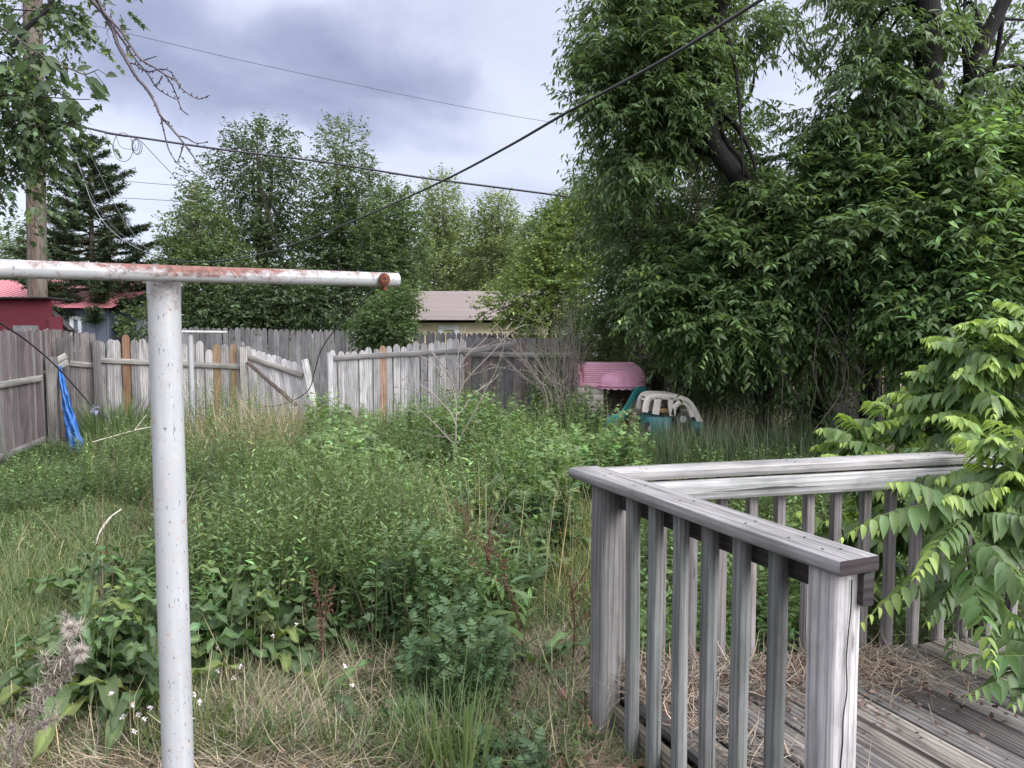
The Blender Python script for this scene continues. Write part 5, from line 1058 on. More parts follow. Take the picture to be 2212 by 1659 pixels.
def weeds():
    g = np.random.default_rng(60)
    # feathery tall weeds in the middle
    mb = MB(); p = clumpy(scatter(4700, 3.7, 11.5, wl, wr, g, .7), g, 1.6, -1.); n = len(p); h = (.38 + .28 * g.random(n)) * np.interp(p[:, 1], [3.7, 5, 8, 11], [.7, 1.08, 1.25, 1.35]) * np.interp(p[:, 0] / p[:, 1] * F + 1106, [150, 330, 480], [.55, .75, 1.05]) * hfield(p, 2.2, .5, 1.6, 3)
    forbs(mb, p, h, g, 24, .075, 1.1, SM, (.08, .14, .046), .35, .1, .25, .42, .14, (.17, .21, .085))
    p = clumpy(scatter(1500, 5.6, 10.5, lambda y: np.full_like(y, -40.), lambda y: wl(y) + 40, g, .5), g, 2.4, .3); n = len(p)
    forbs(mb, p, (.16 + .3 * g.random(n)) * hfield(p, 2.2, .6, 1.3, 5), g, 16, .07, 1.2, SM, (.064, .112, .04), .35, .1, .2, .4, .12)
    o = mb.build('tall_weeds', LEAFP); tag(o, 'waist-deep narrow-leaved green weeds filling the middle of the yard', 'weeds', kind='stuff')
    # broader leaved mass at the back centre
    mb = MB(); p = np.vstack([scatter(1400, 7.2, 11.8, 660, lambda y: np.interp(y, [8, 9, 12], [1420, 1330, 1300]), g, .4), clumpy(scatter(1100, 5.2, 8., 600, 1230, g, .5), g, 1.5, -.5)]); n = len(p)
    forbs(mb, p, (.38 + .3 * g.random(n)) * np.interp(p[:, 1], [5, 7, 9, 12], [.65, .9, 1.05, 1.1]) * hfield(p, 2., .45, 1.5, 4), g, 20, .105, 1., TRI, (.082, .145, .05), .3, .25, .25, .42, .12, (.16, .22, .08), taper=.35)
    o = mb.build('leafy_weeds', LEAFP)
    mb2 = MB(); p = clumpy(scatter(1300, 3.4, 8.5, lambda y: np.interp(y, [3.4, 5, 8], [230, 330, 500]), lambda y: np.interp(y, [3.9, 5, 8], [1130, 1190, 1230]), g, .8), g, 2.4, -.4); n = len(p)
    forbs(mb2, p, (.25 + .35 * g.random(n)) * np.interp(p[:, 1], [3.9, 5, 8], [.8, 1.05, 1.2]), g, 13, .16, 1., leaf_t(.24, (.15, .4, .7), (.7, 1., .7), .3, .5), (.062, .108, .034), .35, .05, .55, .3, .12, None, .3, taper=.5)
    o2 = mb2.build('lance_leaved_weeds', LEAF); tag(o2, 'darker long-leaved weeds standing among the docks', 'weeds', kind='stuff')
    mb2 = MB(); p = scatter(520, 3.6, 10.5, 200, wr, g, .8); n = len(p); blades(mb2, p, .4 + .4 * g.random(n), .005 + .003 * g.random(n), 2 * pi * g.random(n), .35 * g.random(n), .4 * g.normal(size=n), vary((.11, .07, .05), n, .35, .1, g), g, 5)
    o2 = mb2.build('dead_stems', DRY); tag(o2, 'thin dark brown dead stems sticking up through the green weeds', 'dead stems', kind='stuff'); tag(o, 'light green three-leaved weeds massed before the pale fence and playhouse', 'weeds', kind='stuff')
    # low cover on the left lawn and at the fence foot
    mb = MB(); p = np.vstack([clumpy(scatter(3200, 4.6, 11, lambda y: np.full_like(y, -60.), wl, g, .5), g, 2.2, .2), scatter(900, 8.5, 11.2, 40, 330, g, .5)]); n = len(p)
    forbs(mb, p, .06 + .2 * g.random(n) * np.interp(p[:, 1], [5, 9], [.6, .8]), g, 9, .06, 1., OVL, (.09, .145, .05), .5, .1, .15, .3, .12)
    p = np.vstack([scatter(420, 8.2, 11, 40, 210, g, .5), scatter(160, 8.2, 9.2, 10, 90, g, .5)]); n = len(p)
    forbs(mb, p, .06 + .14 * g.random(n), g, 12, .08, 1., LOB, (.062, .105, .042), .5, .1, .1, .25, .1)
    o = mb.build('low_weeds', LEAF); tag(o, 'low dark leafy weeds along the foot of the left fence', 'weeds', kind='stuff')
    # weeds beyond the railing and at its foot
    mb = MB(); p = off_deck(np.vstack([scatter(1500, 3.35, 7, 1330, 2260, g, .5), scatter(900, 6.5, 11, 1480, 2260, g, .5)])); n = len(p)
    forbs(mb, p, .16 + .35 * g.random(n), g, 14, .075, 1., OVL, (.09, .15, .046), .4, .1, .2, .28, .1)
    o = mb.build('fence_side_weeds', LEAF); tag(o, 'leafy green weeds crowding behind the back railing', 'weeds', kind='stuff')
    # scattered sprigs through the near ground
    mb = MB(); p = vis(np.vstack([clumpy(scatter(4200, 2.6, 4.6, 0, 1290, g), g, 3., .0), scatter(200, 2.55, 3.2, 850, 1300, g)])); n = len(p)
    forbs(mb, p, .05 + .12 * g.random(n), g, 8, .038, 1., OVL, (.075, .12, .036), .5, .1, .2, .3, .12)
    o = mb.build('ground_weeds', LEAF); tag(o, 'small green seedlings scattered over the near straw', 'weeds', kind='stuff')
    # tall dead stalk tips and seeded grasses through everything
    mb = MB(); p = clumpy(scatter(1300, 4.2, 11.8, wl, lambda y: wr(y) + 160, g, .6), g, 1.4, .3); n = len(p)
    blades(mb, p, .4 + .5 * g.random(n), .004 + .0025 * g.random(n), 2 * pi * g.random(n), .35 * g.random(n), 1. * g.random(n), vary((.26, .245, .13), n, .3, .15, g), g, 4)
    p = np.vstack([clumpy(scatter(4200, 8.6, 11.6, 395, 720, g, .4), g, 2.5, -.3), scatter(900, 11, 12, 640, 900, g, .4)]); n = len(p)
    hh = (.35 + .6 * g.random(n)) * np.interp(p[:, 0] / p[:, 1] * F + 1106, [390, 450, 560, 620, 700, 900], [.9, 1.1, 1.25, 1.1, .75, .7])
    blades(mb, p, hh, .008 + .006 * g.random(n), 2 * pi * g.random(n), .45 * g.random(n), 1.6 * g.random(n), vary((.30, .235, .165), n, .4, .08, g), g, 5)
    p = np.vstack([scatter(2400, 8.2, 11.4, 395, 760, g, .4), scatter(700, 9, 11.6, 760, 1000, g, .4)]); n = len(p)
    blades(mb, p, .3 + .4 * g.random(n), .009 + .005 * g.random(n), 2 * pi * g.random(n), .35 * g.random(n), 1.2 * g.random(n), vary((.11, .155, .045), n, .25, .1, g), g, 4)
    o = mb.build('tall_dry_grass', DRY); tag(o, 'tall straw-coloured grass standing before the broken white fence', 'dry grass', kind='stuff')
    # grass and dead stalks by the toys
    mb = MB(); p = scatter(2600, 8.6, 10.6, 1380, 1800, g, .4); n = len(p)
    blades(mb, p, .4 + .35 * g.random(n), .007 + .004 * g.random(n), 2 * pi * g.random(n), .3 * g.random(n), 1.1 * g.random(n), vary((.07, .105, .045), n, .25, .1, g), g, 4)
    p = np.vstack([scatter(420, 9.3, 10.7, 1440, 1740, g, .4), scatter(150, 10, 10.9, 1300, 1400, g, .4)]); n = len(p)
    blades(mb, p, .5 + .4 * g.random(n), .005 + .003 * g.random(n), 2 * pi * g.random(n), .2 * g.random(n), .5 * g.random(n), vary((.36, .31, .22), n, .25, .06, g), g, 4)
    o = mb.build('tall_grass', GRS); tag(o, 'long dark grass and blond stalks around the toy car', 'grass', kind='stuff')
weeds()

DOCKL = leaf_mat('dock_leaf', .28, .55, .25)
# ---- countable plants
def dock_leaf(mb, root, az, L, w, arch, lift, col, g):
    n = 15; t = np.linspace(0, 1, n); d = A([cos(az), sin(az), 0]); s = A([-sin(az), cos(az), 0]); th = lift - arch * t ** 1.1
    dl = L / (n - 1); c = [A(root, float)]
    for i in range(1, n): c.append(c[-1] + (d * cos(th[i]) + A([0, 0, sin(th[i])])) * dl)
    c = A(c); prof = w * np.interp(t, [0, .14, .22, .42, .7, .9, 1], [.12, .14, .65, 1, .85, .4, .02]); ph = g.random() * 6
    V = []; C = []
    for i in range(n):
        nv = -d * sin(th[i]) + A([0, 0, cos(th[i])])
        for x in (-1, -.5, 0, .5, 1):
            rip = .26 * w * sin(24 * t[i] + ph + (2 if x > 0 else 0)) * abs(x) ** 1.5 * (t[i] > .12)
            V.append(c[i] + s * prof[i] * .5 * x + nv * (rip + .16 * w * abs(x) * (prof[i] / w))); C.append(A(col) * ((1.55 if x == 0 else 1) + .08 * g.standard_normal()))
    V = A(V); q = [(i * 5 + j, i * 5 + j + 1, i * 5 + j + 6, i * 5 + j + 5) for i in range(n - 1) for j in range(4)]
    U = np.tile(A([-.5, -.25, 0, .25, .5])[:, None], (n, 2)); mb.add(V, q, None, np.clip(A(C), .004, .8), U)
def dock(u, v, z, size, nl, label, seed, stalk=None):
    g = np.random.default_rng(seed); p = Zp(u, v, 0.); p[2] = gz(p[0], p[1]); root = thing('dock_plant', label, 'dock plant', p, 'broad-leaved docks in the weeds'); mb = MB()
    for i in range(nl):
        a = 2.4 * i + g.normal(0, .4); L = 1.12 * size * (.55 + .55 * g.random()); k = i / nl
        c = vary((.055, .095, .03), 1, .34, .1, g)[0]
        if g.random() < .12: c = A([.13, .16, .04])
        hgt = 0 if k < .55 else (k - .5) * 2 * z * 2.2; L = L * (1 if k < .55 else 1.15 - .7 * k)
        dock_leaf(mb, p + A([.03 * cos(a) * (k < .55), .03 * sin(a) * (k < .55), .02 + hgt]), a, L, L * (.14 + .06 * g.random()), 1.2 + 1.5 * g.random(), 1.0 + .45 * g.random(), c, g)
    if z > .05: tube(mb, [p, p + A([.01, 0, z * 1.3]), p + A([.02, .01, z * 2.4])], [.006, .004, .002], 6, (.09, .12, .045))
    mb.build('leaves', DOCKL, root, True)
    if stalk:
        mb = MB(); top = p + A([.1 * g.standard_normal(), .1 * g.standard_normal(), stalk]); q = smooth_pts([p, (p + top) / 2 + A([.02, 0, 0]), top], 8); tube(mb, q, np.linspace(.006, .0025, len(q)), 6, (.1, .055, .045))
        qs = [q]
        for i in range(4):
            b = q[int(len(q) * (.45 + .12 * i))]; e = b + A([.1 * g.standard_normal(), .08 * g.standard_normal(), .12 + .1 * g.random()]); qq = np.linspace(b, e, 8); tube(mb, qq, .002, 5, (.11, .06, .045)); qs.append(qq)
        n = 320; k = g.integers(0, len(qs), n); pts = A([qs[j][int((.35 if j == 0 else .1) * len(qs[j]) + g.random() * (.65 if j == 0 else .9) * (len(qs[j]) - 1))] for j in k]) + g.normal(0, .009, (n, 3))
        inst(mb, diamond_t(.8, 0), pts, frames(g.normal(size=(n, 3)), g.normal(0, 1, n)), .008 + .006 * g.random(n), vary((.13, .062, .045), n, .35, .1, g)); mb.build('seed_stalk', DRY, root)
DOCKS = [(470, 1420, .1, .42, 20, 'large dock just right of the near clothesline post'), (560, 1360, .1, .40, 18, 'wavy-leaved dock in the thick of the dock patch'), (640, 1330, .1, .42, 20, 'dock with glossy arching leaves above the bare straw'), (450, 1300, .1, .38, 18, 'dock hugging the right side of the white post'),
         (560, 1260, .1, .38, 16, 'dock half hidden behind the larger docks'), (720, 1270, .1, .36, 18, 'dock at the centre of the weed patch'), (790, 1235, .1, .33, 14, 'small dock among the tall weeds'), (290, 1480, .05, .40, 16, 'dock with big leaves left of the white post'), (230, 1555, .05, .40, 14, 'low spreading dock beside the dry thistle'),
         (330, 1400, .05, .34, 14, 'dock leaf clump in shade left of the post'), (1130, 1250, .1, .40, 22, 'bright dock left of the deck corner'), (1060, 1190, .1, .34, 16, 'dock behind the feathery mugwort'), (1180, 1200, .05, .34, 14, 'dock nearest the railing tip'), (1160, 1465, .03, .34, 12, 'yellowish dock at the foot of the corner post'),
         (700, 1545, .0, .30, 4, 'sprawling yellow-green dock leaves on bare straw'), (640, 1480, .0, .28, 6, 'few upright dock leaves at the edge of the straw'), (960, 1270, .1, .36, 16, 'dock beside the red seed stalks'), (880, 1220, .1, .34, 14, 'shaded dock left of the mugwort')]
for i, (u, v, z, s, nl, lab) in enumerate(DOCKS): dock(u, v, z, s, nl, lab, 200 + i)
gd = np.random.default_rng(199)
for i in range(60):
    q = gd.random(); u, v = (190 + 660 * gd.random(), 1260 + 240 * gd.random()) if q < .66 else (420 + 790 * gd.random(), 1120 + 130 * gd.random())
    if i > 52: u, v = 170 + 170 * gd.random(), 1470 + 110 * gd.random()
    if u > 640 and v > 1400: continue
    dock(u, v, .12 + .12 * gd.random(), .36 + .14 * gd.random(), 17, 'broad-leaved dock merging into the green mass behind the straw', 230 + i)
for i, (u, v, h, lab) in enumerate([(1035, 1345, .62, 'reddish brown dried dock stalk right of the mugwort'), (1140, 1440, .66, 'dark red dried dock stalk left of the corner post'), (1010, 1290, .55, 'leaning brown seed stalk among the docks'), (690, 1500, .5, 'thin dark bare stalk over the straw'), (1235, 1450, .5, 'thin reddish stalk leaning on the corner post')]):
    dock(u, v, .0, .2, 3, lab, 300 + i, stalk=h)
def mugwort(u, v, R_, H, n, label, seed, col=(.075, .13, .055)):
    g = np.random.default_rng(seed); p = Zp(u, v, 0.); p[2] = gz(p[0], p[1]); root = thing('mugwort_plant', label, 'weed', p, 'feathery lobed-leaf weeds'); mb = MB()
    a = 2 * pi * g.random(n); r = R_ * np.sqrt(g.random(n)); pos = p + np.c_[r * np.cos(a), r * np.sin(a), np.zeros(n)]
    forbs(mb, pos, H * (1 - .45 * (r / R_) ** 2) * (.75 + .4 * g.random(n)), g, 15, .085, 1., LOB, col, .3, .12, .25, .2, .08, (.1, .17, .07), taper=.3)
    mb.build('foliage', LEAF, root)
mugwort(905, 1395, .30, .66, 72, 'large feathery dark green mugwort in the near middle', 401); mugwort(990, 1500, .29, .44, 62, 'feathery mugwort spreading in front of the larger one', 402)
mugwort(1050, 1600, .2, .16, 26, 'low mugwort at the bottom edge of the view', 403); mugwort(900, 1580, .16, .12, 18, 'small mugwort sprouting from the straw', 404); mugwort(1085, 1700, .16, .2, 22, 'pale mugwort tips rising at the bottom edge', 405, (.075, .13, .06)); mugwort(800, 1330, .14, .26, 18, 'mugwort sprigs against the dark dock leaves', 406)
def clump(u, v, n, h, w, col, label, seed, R_=.1, lean=.3, curl=1.3, cat='grass clump', mat=None):
    g = np.random.default_rng(seed); p = Zp(u, v, 0.); p[2] = gz(p[0], p[1]); mb = MB(); a = 2 * pi * g.random(n); r = R_ * np.sqrt(g.random(n)); pos = p + np.c_[r * np.cos(a), r * np.sin(a), np.zeros(n)]
    blades(mb, pos, h * (.5 + .6 * g.random(n)), w * (.7 + .6 * g.random(n)), a + g.normal(0, .5, n), lean * g.random(n) + .05, curl * g.random(n), vary(col, n, .22, .1, g), g, 6, A(col) * 1.25)
    o = mb.build('grass_clump', mat or GRS); tag(o, label, cat)
clump(940, 1640, 130, .38, .006, (.085, .13, .04), 'tall arching green grass tuft at the bottom centre', 501, .13); clump(990, 1700, 60, .5, .007, (.1, .14, .05), 'grass tuft with tall seed stems at the bottom edge', 502, .1, .2, .7)
clump(260, 955, 420, 1.0, .022, (.075, .118, .045), 'big dark arching grass clump before the grey fence', 503, .5, .35, 1.5); clump(300, 990, 160, .6, .016, (.065, .105, .04), 'arching green grass in front of the dark clump', 504, .3, .4, 1.6); clump(215, 985, 110, .6, .015, (.075, .115, .04), 'bright long-leaved grass next to the blue tarp', 505, .2, .4, 1.4)
clump(270, 905, 16, .8, .05, (.11, .18, .035), 'bright yellow-green broad-bladed plant against the brown board', 506, .06, .15, .5)
clump(440, 1640, 90, .25, .005, (.1, .13, .035), 'yellow-green grass tuft at the foot of the white post', 507, .12, .5, 1.); clump(860, 965, 170, .55, .012, (.1, .15, .04), 'tall green grass clump below the leaning pale panel', 508, .3); clump(700, 950, 160, .6, .012, (.13, .18, .045), 'bright green grass filling the gap in the fence', 509, .35)
clump(590, 960, 120, .5, .012, (.11, .165, .045), 'green grass clump under the collapsed panel', 510, .3); clump(1740, 985, 420, .62, .01, (.052, .088, .04), 'large dark bluish green grass clump beyond the back railing', 511, .5, .3, 1.5); clump(1600, 985, 260, .55, .01, (.062, .095, .042), 'dark green grass clump left of its larger neighbour', 512, .4, .3, 1.4)
clump(690, 960, 60, .45, .007, (.3, .25, .15), 'dried straw tuft at the gap in the fence', 513, .15, .5, 1.6, mat=DRY)
clump(1660, 950, 120, .75, .006, (.42, .36, .25), 'blond dead grass stalks fanning out beyond the railing', 514, .25, .5, .4, mat=DRY)
clump(1440, 965, 170, .5, .008, (.075, .11, .05), 'grey-green grass clump in front of the toy car', 516, .4, .3, 1.1); clump(1390, 960, 40, .6, .006, (.33, .28, .2), 'dry blond grass stalks in front of the toy slide', 517, .3, .3, .5, mat=DRY)
clump(30, 1300, 60, .3, .006, (.09, .13, .04), 'lawn grass tuft at the left edge', 515, .12)

# ---- dead sapling, dead canes
def sapling():
    g = np.random.default_rng(9); k = 1 / 3.687 * .72; Y = 8.0; T = lambda x, y, dy=0.: P((1300 + x / 3.687) * .72, (950 + y / 3.687) * .72, Y + dy)
    L = [[(252, 1760), (250, 1475), (250, 1200), (255, 1000), (265, 750)], [(265, 750), (280, 560), (400, 400), (560, 260), (680, 100)], [(265, 900), (330, 750), (480, 570), (650, 400), (800, 220), (900, 140), (985, 50)], [(255, 1420), (350, 1240), (430, 1100), (520, 930), (600, 770), (680, 620), (750, 430), (800, 230), (815, 100)],
         [(248, 1430), (130, 1310), (0, 1170), (-120, 1060), (-210, 960)], [(250, 1200), (180, 1050), (0, 860), (-150, 740), (-300, 600)], [(258, 850), (150, 600), (0, 420), (-110, 330), (-300, 240)], [(255, 950), (180, 720), (70, 600), (0, 520), (-140, 430)], [(265, 800), (245, 600), (270, 450), (300, 280), (320, 120)], [(330, 750), (420, 650), (560, 600), (700, 540)],
         [(430, 1100), (560, 980), (700, 900)], [(250, 1100), (330, 1020), (450, 850), (620, 740), (720, 640)], [(180, 1050), (120, 900), (130, 760)], [(252, 1300), (60, 1330), (-200, 1260)], [(0, 860), (-120, 860), (-260, 800)]]
    root = thing('dead_sapling', 'tall bare many-branched dead sapling in the middle of the weeds', 'dead plant', T(252, 1760)); mb = MB(); ends = []
    for i, l in enumerate(L):
        dy = .35 * g.standard_normal() if i else 0; q = smooth_pts([T(x, y, dy * j / len(l)) for j, (x, y) in enumerate(l)], 6); tube(mb, q, np.linspace(.012 if i == 0 else .0075 if i < 8 else .0048, .0026, len(q)), 6, A([.25, .215, .19]) * (.7 + .5 * g.random()))
        if i:
            for j in range(6, len(q), 4):
                d = nrm(q[j] - q[j - 1]); e = q[j] + (d * .5 + nrm(g.normal(0, 1, 3)) * .8) * (.06 + .16 * g.random()); tube(mb, [q[j], (q[j] + e) / 2 + g.normal(0, .01, 3), e], [.0035, .0028, .002], 5, A([.3, .26, .23]) * (.6 + .6 * g.random())); ends.append(e)
    mb.build('branches', STEM, root); n = 170; E_ = A(ends); mb = MB(); pos = E_[g.integers(0, len(E_), n)] + g.normal(0, .015, (n, 3))
    inst(mb, diamond_t(.7, 0), pos, frames(g.normal(size=(n, 3)), g.normal(0, 1, n)), .016 + .012 * g.random(n), vary((.13, .075, .06), n, .3, .1, g)); mb.build('dry_buds', DRY, root)
sapling()
def canes():
    g = np.random.default_rng(12)
    for lab, (u0, u1), (t0, t1), vt, n, Y in (('bundle of tall dead pale canes left of the playhouse', (1195, 1250), (1150, 1290), (640, 770), 46, 11.4), ('dead canes slanting left from the bundle', (1180, 1240), (1060, 1160), (710, 800), 16, 10.8)):
        root = thing('dead_canes', lab, 'dead plant', Zp((u0 + u1) / 2, 930, -.1)); mb = MB()
        for i in range(n):
            a = u0 + (u1 - u0) * g.random(); b = t0 + (t1 - t0) * ((a - u0) / (u1 - u0) * .5 + .5 * g.random()); v = vt[0] + (vt[1] - vt[0]) * g.random(); dy = g.normal(0, .2)
            q = smooth_pts([P(a, 935, Y + dy), P(a + (b - a) * .12, 850, Y + dy), P(a + (b - a) * .45, (880 + v) / 2, Y + dy), P(b, v, Y + dy * 2)], 6); tube(mb, q, np.linspace(.007, .0026, len(q)), 5, A([.27, .225, .2]) * (.6 + .55 * g.random()))
            for j in range(8, len(q), 3):
                d = nrm(q[j] - q[j - 1]); e = q[j] + (d + nrm(g.normal(0, 1, 3)) * .7) * (.08 + .15 * g.random()); tube(mb, [q[j], e], [.0032, .0018], 4, A([.36, .3, .27]) * (.6 + .5 * g.random()), False)
        mb.build('canes', STEM, root)
canes()
def fallen_stick():
    for lab, pts, r in (('forked bleached stick lying in the grass left of the post', [(205, 1185, 5.4), (215, 1150, 5.5), (235, 1120, 5.6), (262, 1100, 5.7)], .0055), ('long dry stem lying across the weeds behind the post', [(200, 955, 9.0), (290, 930, 9.2), (330, 922, 9.3)], .009)):
        mb = MB(); tube(mb, smooth_pts([P(*q) for q in pts], 6), r, 6, (.42, .38, .33))
        if r > 0: tube(mb, [P(*pts[1]) , P(pts[1][0] + 26, pts[1][1] - 34, pts[1][2] + .2)], [.006, .003], 5, (.4, .36, .31))
        o = mb.build('stick', STEM); tag(o, lab, 'stick')
fallen_stick()
# ---- dry thistle bottom left
def thistle():
    g = np.random.default_rng(77); Y = 1.75; base = P(20, 1800, Y); root = thing('dry_thistle', 'dry brown thistle with fluffy seed heads in the bottom left corner', 'dead plant', base); mb = MB()
    T = lambda x, y, d=0.: P(x * .2435 * .72, (1900 + y * .2435) * .72, Y + d)
    L = [[(60, 2100), (170, 1640), (300, 1250), (450, 950), (520, 760), (640, 520), (700, 380), (790, 230), (870, 60), (960, 0)], [(640, 520), (580, 380), (540, 260)], [(700, 380), (820, 300), (900, 200)], [(640, 620), (760, 600), (830, 500), (880, 380), (960, 230)], [(450, 950), (350, 930), (300, 1020)], [(300, 1250), (430, 1200), (560, 1100), (690, 1060)], [(520, 760), (470, 740), (430, 700)], [(200, 1550), (120, 1400), (150, 1200)], [(330, 1180), (560, 1150), (680, 870)], [(870, 60), (830, -120), (800, -230)], [(900, 20), (980, -120)]]
    heads = [(985, 235, .027), (870, -60, .025), (640, 720, .014), (140, 1160, .013), (820, 400, .012), (560, 1120, .012), (440, 700, .01)]
    for i, l in enumerate(L):
        q = smooth_pts([T(x, y, .02 * i) for x, y in l], 5); tube(mb, q, np.linspace(.0055 if i == 0 else .003, .0015, len(q)), 6, A([.13, .105, .09]) * (.8 + .4 * g.random()))
        n = 34 * len(l); k = g.integers(0, len(q), n); blades(mb, q[k], .012 + .03 * g.random(n), .001 + .0018 * g.random(n), 2 * pi * g.random(n), 1.0 + .9 * g.random(n), g.normal(0, 1.4, n), vary((.24, .2, .175), n, .4, .06, g), g, 4)
    mb.build('stem', DRY, root)
    for j, (x, y, r) in enumerate(heads):
        c = T(x, y); mb = MB(); n = 520 if r > .015 else 160; d = nrm(g.normal(size=(n, 3)))
        V = np.stack([c + d * r * .25, c + d * r * .25 + np.cross(d, [0, 0, 1.]) * .0013, c + d * r * (.8 + .5 * g.random((n, 1)))], 1); mb.add(V.reshape(-1, 3), None, np.arange(3 * n).reshape(-1, 3), np.repeat(vary((.47, .41, .39) if r > .015 else (.26, .2, .2), n, .2, .05, g), 3, 0))
        tube(mb, [c - A([0, 0, r * .5]), c, c + A([0, 0, r * .3])], [r * .25, r * .45, r * .2], 8, (.1, .075, .075)); mb.build('seed_head', DRY, root)
thistle()
# ---- small white garlic flowers
def flowers():
    g = np.random.default_rng(15); F_ = [(285, 1522), (298, 1545), (310, 1555), (325, 1530), (265, 1548), (420, 1500), (430, 1518), (290, 1580), (240, 1500), (410, 1552), (470, 1450), (520, 1440), (590, 1375), (640, 1350), (760, 1480), (745, 1440), (740, 1300), (700, 1290), (580, 1160), (620, 1180), (330, 1475), (360, 1560), (470, 1400), (505, 1465)]
    for i, (u, v) in enumerate(F_):
        h = .16 + .1 * g.random(); Y = Zp(u, v, h)[1]; c = P(u, v, Y); mb = MB(); b = A([c[0] + .02 * g.standard_normal(), c[1], gz(c[0], c[1])]); tube(mb, [b, (b + c) / 2 + A([.01, 0, 0]), c], .0012, 5, (.1, .14, .05)); n = 16
        inst(mb, diamond_t(.6, 0), np.tile(c, (n, 1)) + g.normal(0, .002, (n, 3)), frames(g.normal(size=(n, 3)) + [0, 0, .5], None), .009 + .004 * g.random(n), vary((.68, .62, .64), n, .12, .04, g)); o = mb.build('garlic_flower', DRY); tag(o, 'tiny white wild garlic flower on a thin stalk in the near weeds', 'flower', 'white wild garlic flowers')
    mb = MB(); c = P(205, 882, 9.6); n = 34; tube(mb, smooth_pts([A([c[0], c[1] + .05, -.1]), c + A([0, .02, -.2]), c + A([0, 0, .03])], 4), .006, 6, (.09, .13, .06)); inst(mb, OVL, c + g.normal(0, .02, (n, 3)), frames(g.normal(size=(n, 3)), None), .05 + .03 * g.random(n), vary((.22, .235, .33), n, .2, .08, g)); o = mb.build('iris_flower', DRY); tag(o, 'pale lilac iris bloom above the grass clump by the tarp', 'flower')
    mb = MB(); c = Zp(784, 1325, .12); tube(mb, smooth_pts([c + A([0, 0, .05]), c + A([0, -.005, .02]), c + A([.002, -.01, -.005]), c + A([.003, -.012, -.03]), c + A([.004, -.012, -.05])], 5), np.interp(np.linspace(0, 1, 21), [0, .3, .6, 1], [.022, .026, .018, .008]), 10, (.34, .2, .14), bump=.12)
    n = 50; inst(mb, OVL, c + A([.003, -.014, -.035]) + g.normal(0, .011, (n, 3)), frames(g.normal(size=(n, 3)), None), .014 + .01 * g.random(n), vary((.55, .16, .13), n, .3, .15, g)); o = mb.build('faded_bloom', DRY); tag(o, 'faded red and tan flower head lying under the docks', 'flower')
flowers()
